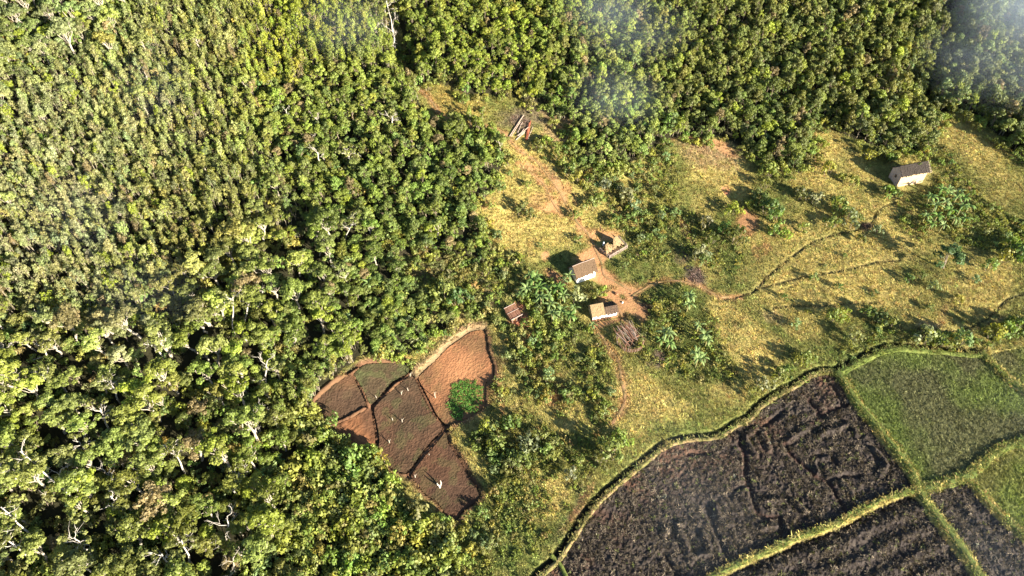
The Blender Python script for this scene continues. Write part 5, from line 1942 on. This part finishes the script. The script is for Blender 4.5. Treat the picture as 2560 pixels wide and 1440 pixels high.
# banana plants
BAN = [banana(700 + i) for i in range(6)]
ban_leaf = [mesh_np('fronds', V, Fq, [M_BANANA], attrs={'leafv': ('FLOAT', 'POINT', val)}, smooth_faces=False) for mb, (V, Fq, val) in BAN]
ban_stem = [mb.mesh('stem', [M_STEM], True) for mb, _ in BAN]
BP = [(1332, 705, 1.1), (1345, 728, 1.0), (1316, 722, 1.0), (1322, 690, .9), (1392, 728, 1.15), (1405, 742, .9), (1368, 745, 1.0), (1352, 752, 1.0), (1340, 690, .9), (1372, 765, 1.0), (1402, 778, .95), (1424, 792, .95), (1434, 768, .8), (1380, 790, .9), (1300, 735, .8), (1365, 722, .8),
      (1718, 742, 1.0), (1716, 762, .9), (1742, 812, .85), (1656, 842, 1.1), (1668, 858, 1.0), (1648, 850, .8), (1756, 838, .95), (1762, 850, .8), (1734, 884, 1.0), (1738, 900, .9), (1752, 892, .85), (1670, 832, .8),
      (2312, 498, 1.1), (2340, 482, 1.1), (2360, 478, 1.0), (2325, 522, 1.0), (2350, 508, 1.15), (2378, 500, 1.1), (2398, 498, 1.0), (2330, 545, 1.0), (2362, 530, 1.1), (2390, 525, 1.0), (2410, 518, 1.0), (2376, 548, .9), (2304, 540, .9), (2318, 560, .8), (2400, 548, .95), (2345, 565, .8), (2386, 480, .9),
      (926, 712, 1.0), (1480, 808, .6), (1420, 690, .8)]
rk = Ranker([(b[0], b[1]) for b in BP])
for k, (a, b, s) in enumerate(BP):
    q = at(a, b + 17)
    o = empty('banana_plant', tuple(q), random.uniform(0, 6.28))
    o.scale = (s * 1.15,) * 3
    tag(o, rk.phrase(k, '%s banana plant' % ('tall' if s > 1.04 else 'young' if s < .88 else 'spreading')), 'banana plant', 'banana plants by the huts')
    v = k % len(BAN)
    link('stem', ban_stem[v], o)
    f = link('fronds', ban_leaf[v], o)
    bl = random.random()
    f['tint'] = [.10 + .09 * bl, .175 + .07 * bl, .035 + .055 * bl]


def lean_for(base, top_px, hmin, hmax):
    """a trunk's height and lean so that it stands from one point of the photograph to another"""
    px_, py_ = top_px
    a_, b_ = (px_ - 1280) / FPX, (720 - py_) / FPX
    dx, dy, dz = a_, CP + SP * b_, -SP + CP * b_
    best = None
    for k in range(60):
        h_ = hmin + (hmax - hmin) * k / 59
        t_ = (base.z + h_ - CAM_H) / dz
        le = (dx * t_ - base.x, dy * t_ - base.y)
        m_ = math.hypot(*le)
        if best is None or m_ < best[0]:
            best = (m_, h_, le)
    return best[1], best[2]


# tall pale-barked trees whose trunks show, base then top, in photograph pixels
PALE = [((100, 1362), (2, 1268), 'lowest at the far left edge'), ((190, 1252), (50, 1128), 'longest white trunk, forked near its top'), ((70, 1208), (-20, 1172), 'cut by the left edge, second from bottom'), ((85, 1402), (10, 1345), 'slanting in the bottom left corner'),
        ((444, 1440), (404, 1385), 'at the bottom edge below the plots'), ((318, 1290), (276, 1240), 'short thick white trunk alone in dark shade'), ((240, 1398), (184, 1345), 'beside the bottom edge, left of the forked one'), ((482, 1412), (454, 1350), 'with twin stems close to the bottom edge'),
        ((232, 1150), (206, 1108), 'with a thin stem above the forked one'), ((274, 1082), (250, 1020), 'with a grey-green domed crown'), ((585, 832), (582, 742), 'straight and thin beside its taller twin'), ((612, 808), (628, 745), 'leaning right, beside a straight twin'),
        ((524, 818), (504, 778), 'reddish at the foot of its trunk'), ((462, 1182), (430, 1120), 'in the middle of the lower left woods'), ((300, 1008), (276, 950), 'with a bright olive crown'), ((140, 965), (105, 940), 'small one above the lower left woods'),
        ((610, 1212), (596, 1180), 'short one left of the tilled plots'), ((245, 1442), (190, 1408), 'half cut by the bottom edge'), ((805, 430), (792, 375), 'broad one in the upper middle wood'), ((880, 430), (870, 380), 'thin one right of the broad upper one'),
        ((985, 78), (966, 2), 'beside the dark gully at the top edge'), ((860, 600), (890, 560), 'bending right above the plots'), ((412, 898), (386, 862), 'above the lower left woods'), ((24, 1010), (4, 960), 'at the left edge, halfway down')]
for k, (b, t, ph) in enumerate(PALE):
    q = at(*b)
    h_, le = lean_for(q, t, 4.5, 11.5)
    m_ = math.hypot(*le)
    if m_ > h_ * .55:
        le = (le[0] / m_ * h_ * .55, le[1] / m_ * h_ * .55)
    o = empty('pale_tree', tuple(q))
    tag(o, 'pale-barked tree ' + ph, 'tree', 'pale-barked trees with bare trunks')
    mb, lv = pale_tree(1000 + k, h_, le)
    mb.build('trunk', M_BARK_WHITE, o, True)
    c_ = link('crown', crown_mesh('crown', lv, M_LEAF), o)
    c_['tint'] = [float(z) for z in np.array((.14, .15, .04)) * random.uniform(.8, 1.2)]

DEAD = [((980, 322), (980, 292), 1.3, 'spreading white one beside the small clearing'), ((662, 968), (660, 885), 1.0, 'lone bleached trunk with a twiggy top left of the plots'), ((655, 745), (655, 712), 1.2, 'bushy twiggy one in mid wood'), ((925, 585), (918, 552), 1.0, 'white-limbed one above the huts path'),
        ((850, 700), (842, 668), .9, 'small one right of mid wood'), ((985, 100), (978, 40), 1.0, 'one at the dark gully near the top'), ((955, 92), (935, 60), 1.0, 'crooked one left of the dark gully'), ((638, 1090), (632, 1020), 1.2, 'tall grey one hung with twigs left of the plots'), ((562, 1360), (560, 1290), 1.3, 'grey twiggy one by the bottom edge'),
        ((585, 1440), (575, 1385), 1.0, 'pinkish one cut by the bottom edge'), ((420, 880), (408, 838), 1.2, 'twisted one above the lower left woods'), ((120, 900), (100, 860), 1.1, 'one near the left edge'), ((275, 1230), (262, 1170), 1.3, 'curling branches in the lower left woods'), ((150, 1235), (140, 1165), 1.4, 'wide bare limbs in the lower left corner'),
        ((25, 900), (20, 868), 1.0, 'small one at the left edge'), ((790, 380), (778, 340), 1.1, 'black-limbed one in upper mid wood'), ((720, 300), (715, 275), 1.0, 'small one in upper mid wood'), ((1520, 90), (1515, 62), .9, 'thin one behind the smoke at the top'), ((1660, 90), (1656, 60), .9, 'thin one in the top wood'), ((30, 960), (10, 930), 1.0, 'bare one at the left edge, lower')]
for k, (b, t, sp, ph) in enumerate(DEAD):
    q = at(*b)
    h_, le = lean_for(q, t, 3.5, 9.5)
    m_ = math.hypot(*le)
    if m_ > h_ * .4:
        le = (le[0] / m_ * h_ * .4, le[1] / m_ * h_ * .4)
    mb = bare_tree(1100 + k, max(h_, 4.5), .15, le, 3, .45, 1.5 * sp)
    o = mb.build('dead_tree', M_BARK_WHITE if k not in (9, 15) else M_BARK)
    o.location = q
    tag(o, 'leafless tree: ' + ph, 'dead tree', 'leafless bleached trees')

# ------------------------------------------------------------------ drifting smoke
def smoke_mat(name, dens):
    m = bpy.data.materials.new(name)
    m.use_nodes = True
    nt = m.node_tree
    nt.nodes.remove(nt.nodes['Principled BSDF'])
    v = nd(nt, 'ShaderNodeVolumePrincipled')
    v.inputs['Color'].default_value = (.72, .84, 1.0, 1)
    v.inputs['Anisotropy'].default_value = .2
    tc = nd(nt, 'ShaderNodeTexCoord')
    ln = nd(nt, 'ShaderNodeVectorMath', operation='LENGTH')
    nt.links.new(tc.outputs['Object'], ln.inputs[0])
    mr = nd(nt, 'ShaderNodeMapRange', interpolation_type='SMOOTHSTEP')
    nt.links.new(ln.outputs['Value'], mr.inputs[0])
    mr.inputs[1].default_value = 1.0
    mr.inputs[2].default_value = 0.0
    nz = noise(nt, 1.6, 3, .55, vec=tc.outputs['Object'], dist=.6)
    n2 = ramp(nt, nz, .12, .85)
    a = nd(nt, 'ShaderNodeMath', operation='MULTIPLY')
    nt.links.new(mr.outputs[0], a.inputs[0])
    nt.links.new(n2, a.inputs[1])
    b = nd(nt, 'ShaderNodeMath', operation='MULTIPLY')
    nt.links.new(a.outputs[0], b.inputs[0])
    b.inputs[1].default_value = dens
    nt.links.new(b.outputs[0], v.inputs['Density'])
    nt.links.new(v.outputs[0], nt.nodes['Material Output'].inputs['Volume'])
    return m


def ball(name, mat, n=24, m=14):
    V, Fq = [(0, 0, -1)], []
    for j in range(1, m):
        f = math.pi * j / m - math.pi / 2
        for i in range(n):
            t = 2 * math.pi * i / n
            V.append((math.cos(f) * math.cos(t), math.cos(f) * math.sin(t), math.sin(f)))
    V.append((0, 0, 1))
    for i in range(n):
        Fq.append([0, 1 + (i + 1) % n, 1 + i])
        Fq.append([len(V) - 1, 1 + (m - 2) * n + i, 1 + (m - 2) * n + (i + 1) % n])
    for j in range(m - 2):
        for i in range(n):
            a = 1 + j * n + i
            b = 1 + j * n + (i + 1) % n
            Fq.append([a, b, b + n, a + n])
    return mesh_np(name, V, Fq, [mat])


SM = {k: ball('smoke', smoke_mat('smoke_' + k, d)) for k, d in (('faint', .004), ('thin', .012), ('mid', .017), ('thick', .046))}
SMOKE = [(1500, 70, 150, 190, 'mid'), (1570, 140, 190, 190, 'thin'), (1530, 300, 130, 170, 'mid'), (880, 130, 140, 170, 'thin'), (430, 290, 170, 140, 'faint'), (260, 600, 190, 170, 'faint'), (420, 790, 200, 140, 'faint'), (2550, 90, 260, 300, 'thick'), (2420, 200, 260, 220, 'thin'), (2600, 280, 190, 190, 'mid'), (1700, 1290, 340, 240, 'faint'), (2450, 1440, 300, 200, 'faint'), (2570, 1080, 190, 190, 'faint')]
for i, (a, b, ra, rb, k) in enumerate(SMOKE):
    q = P(a, b + 40)[0]
    z_ = float(H0(q[0], q[1]))
    o = link('smoke', SM[k])
    pm = FPX / float(proj(q[0], q[1], z_)[2])
    o.location = (q[0], q[1], z_ + 6 + 5)
    o.scale = (ra / pm, rb / pm * .9, 7.5)
    o.rotation_euler = (0, 0, .5 * i)
    tag(o, 'wisp of pale smoke drifting low over the hillside', 'smoke', 'drifting smoke', 'stuff')
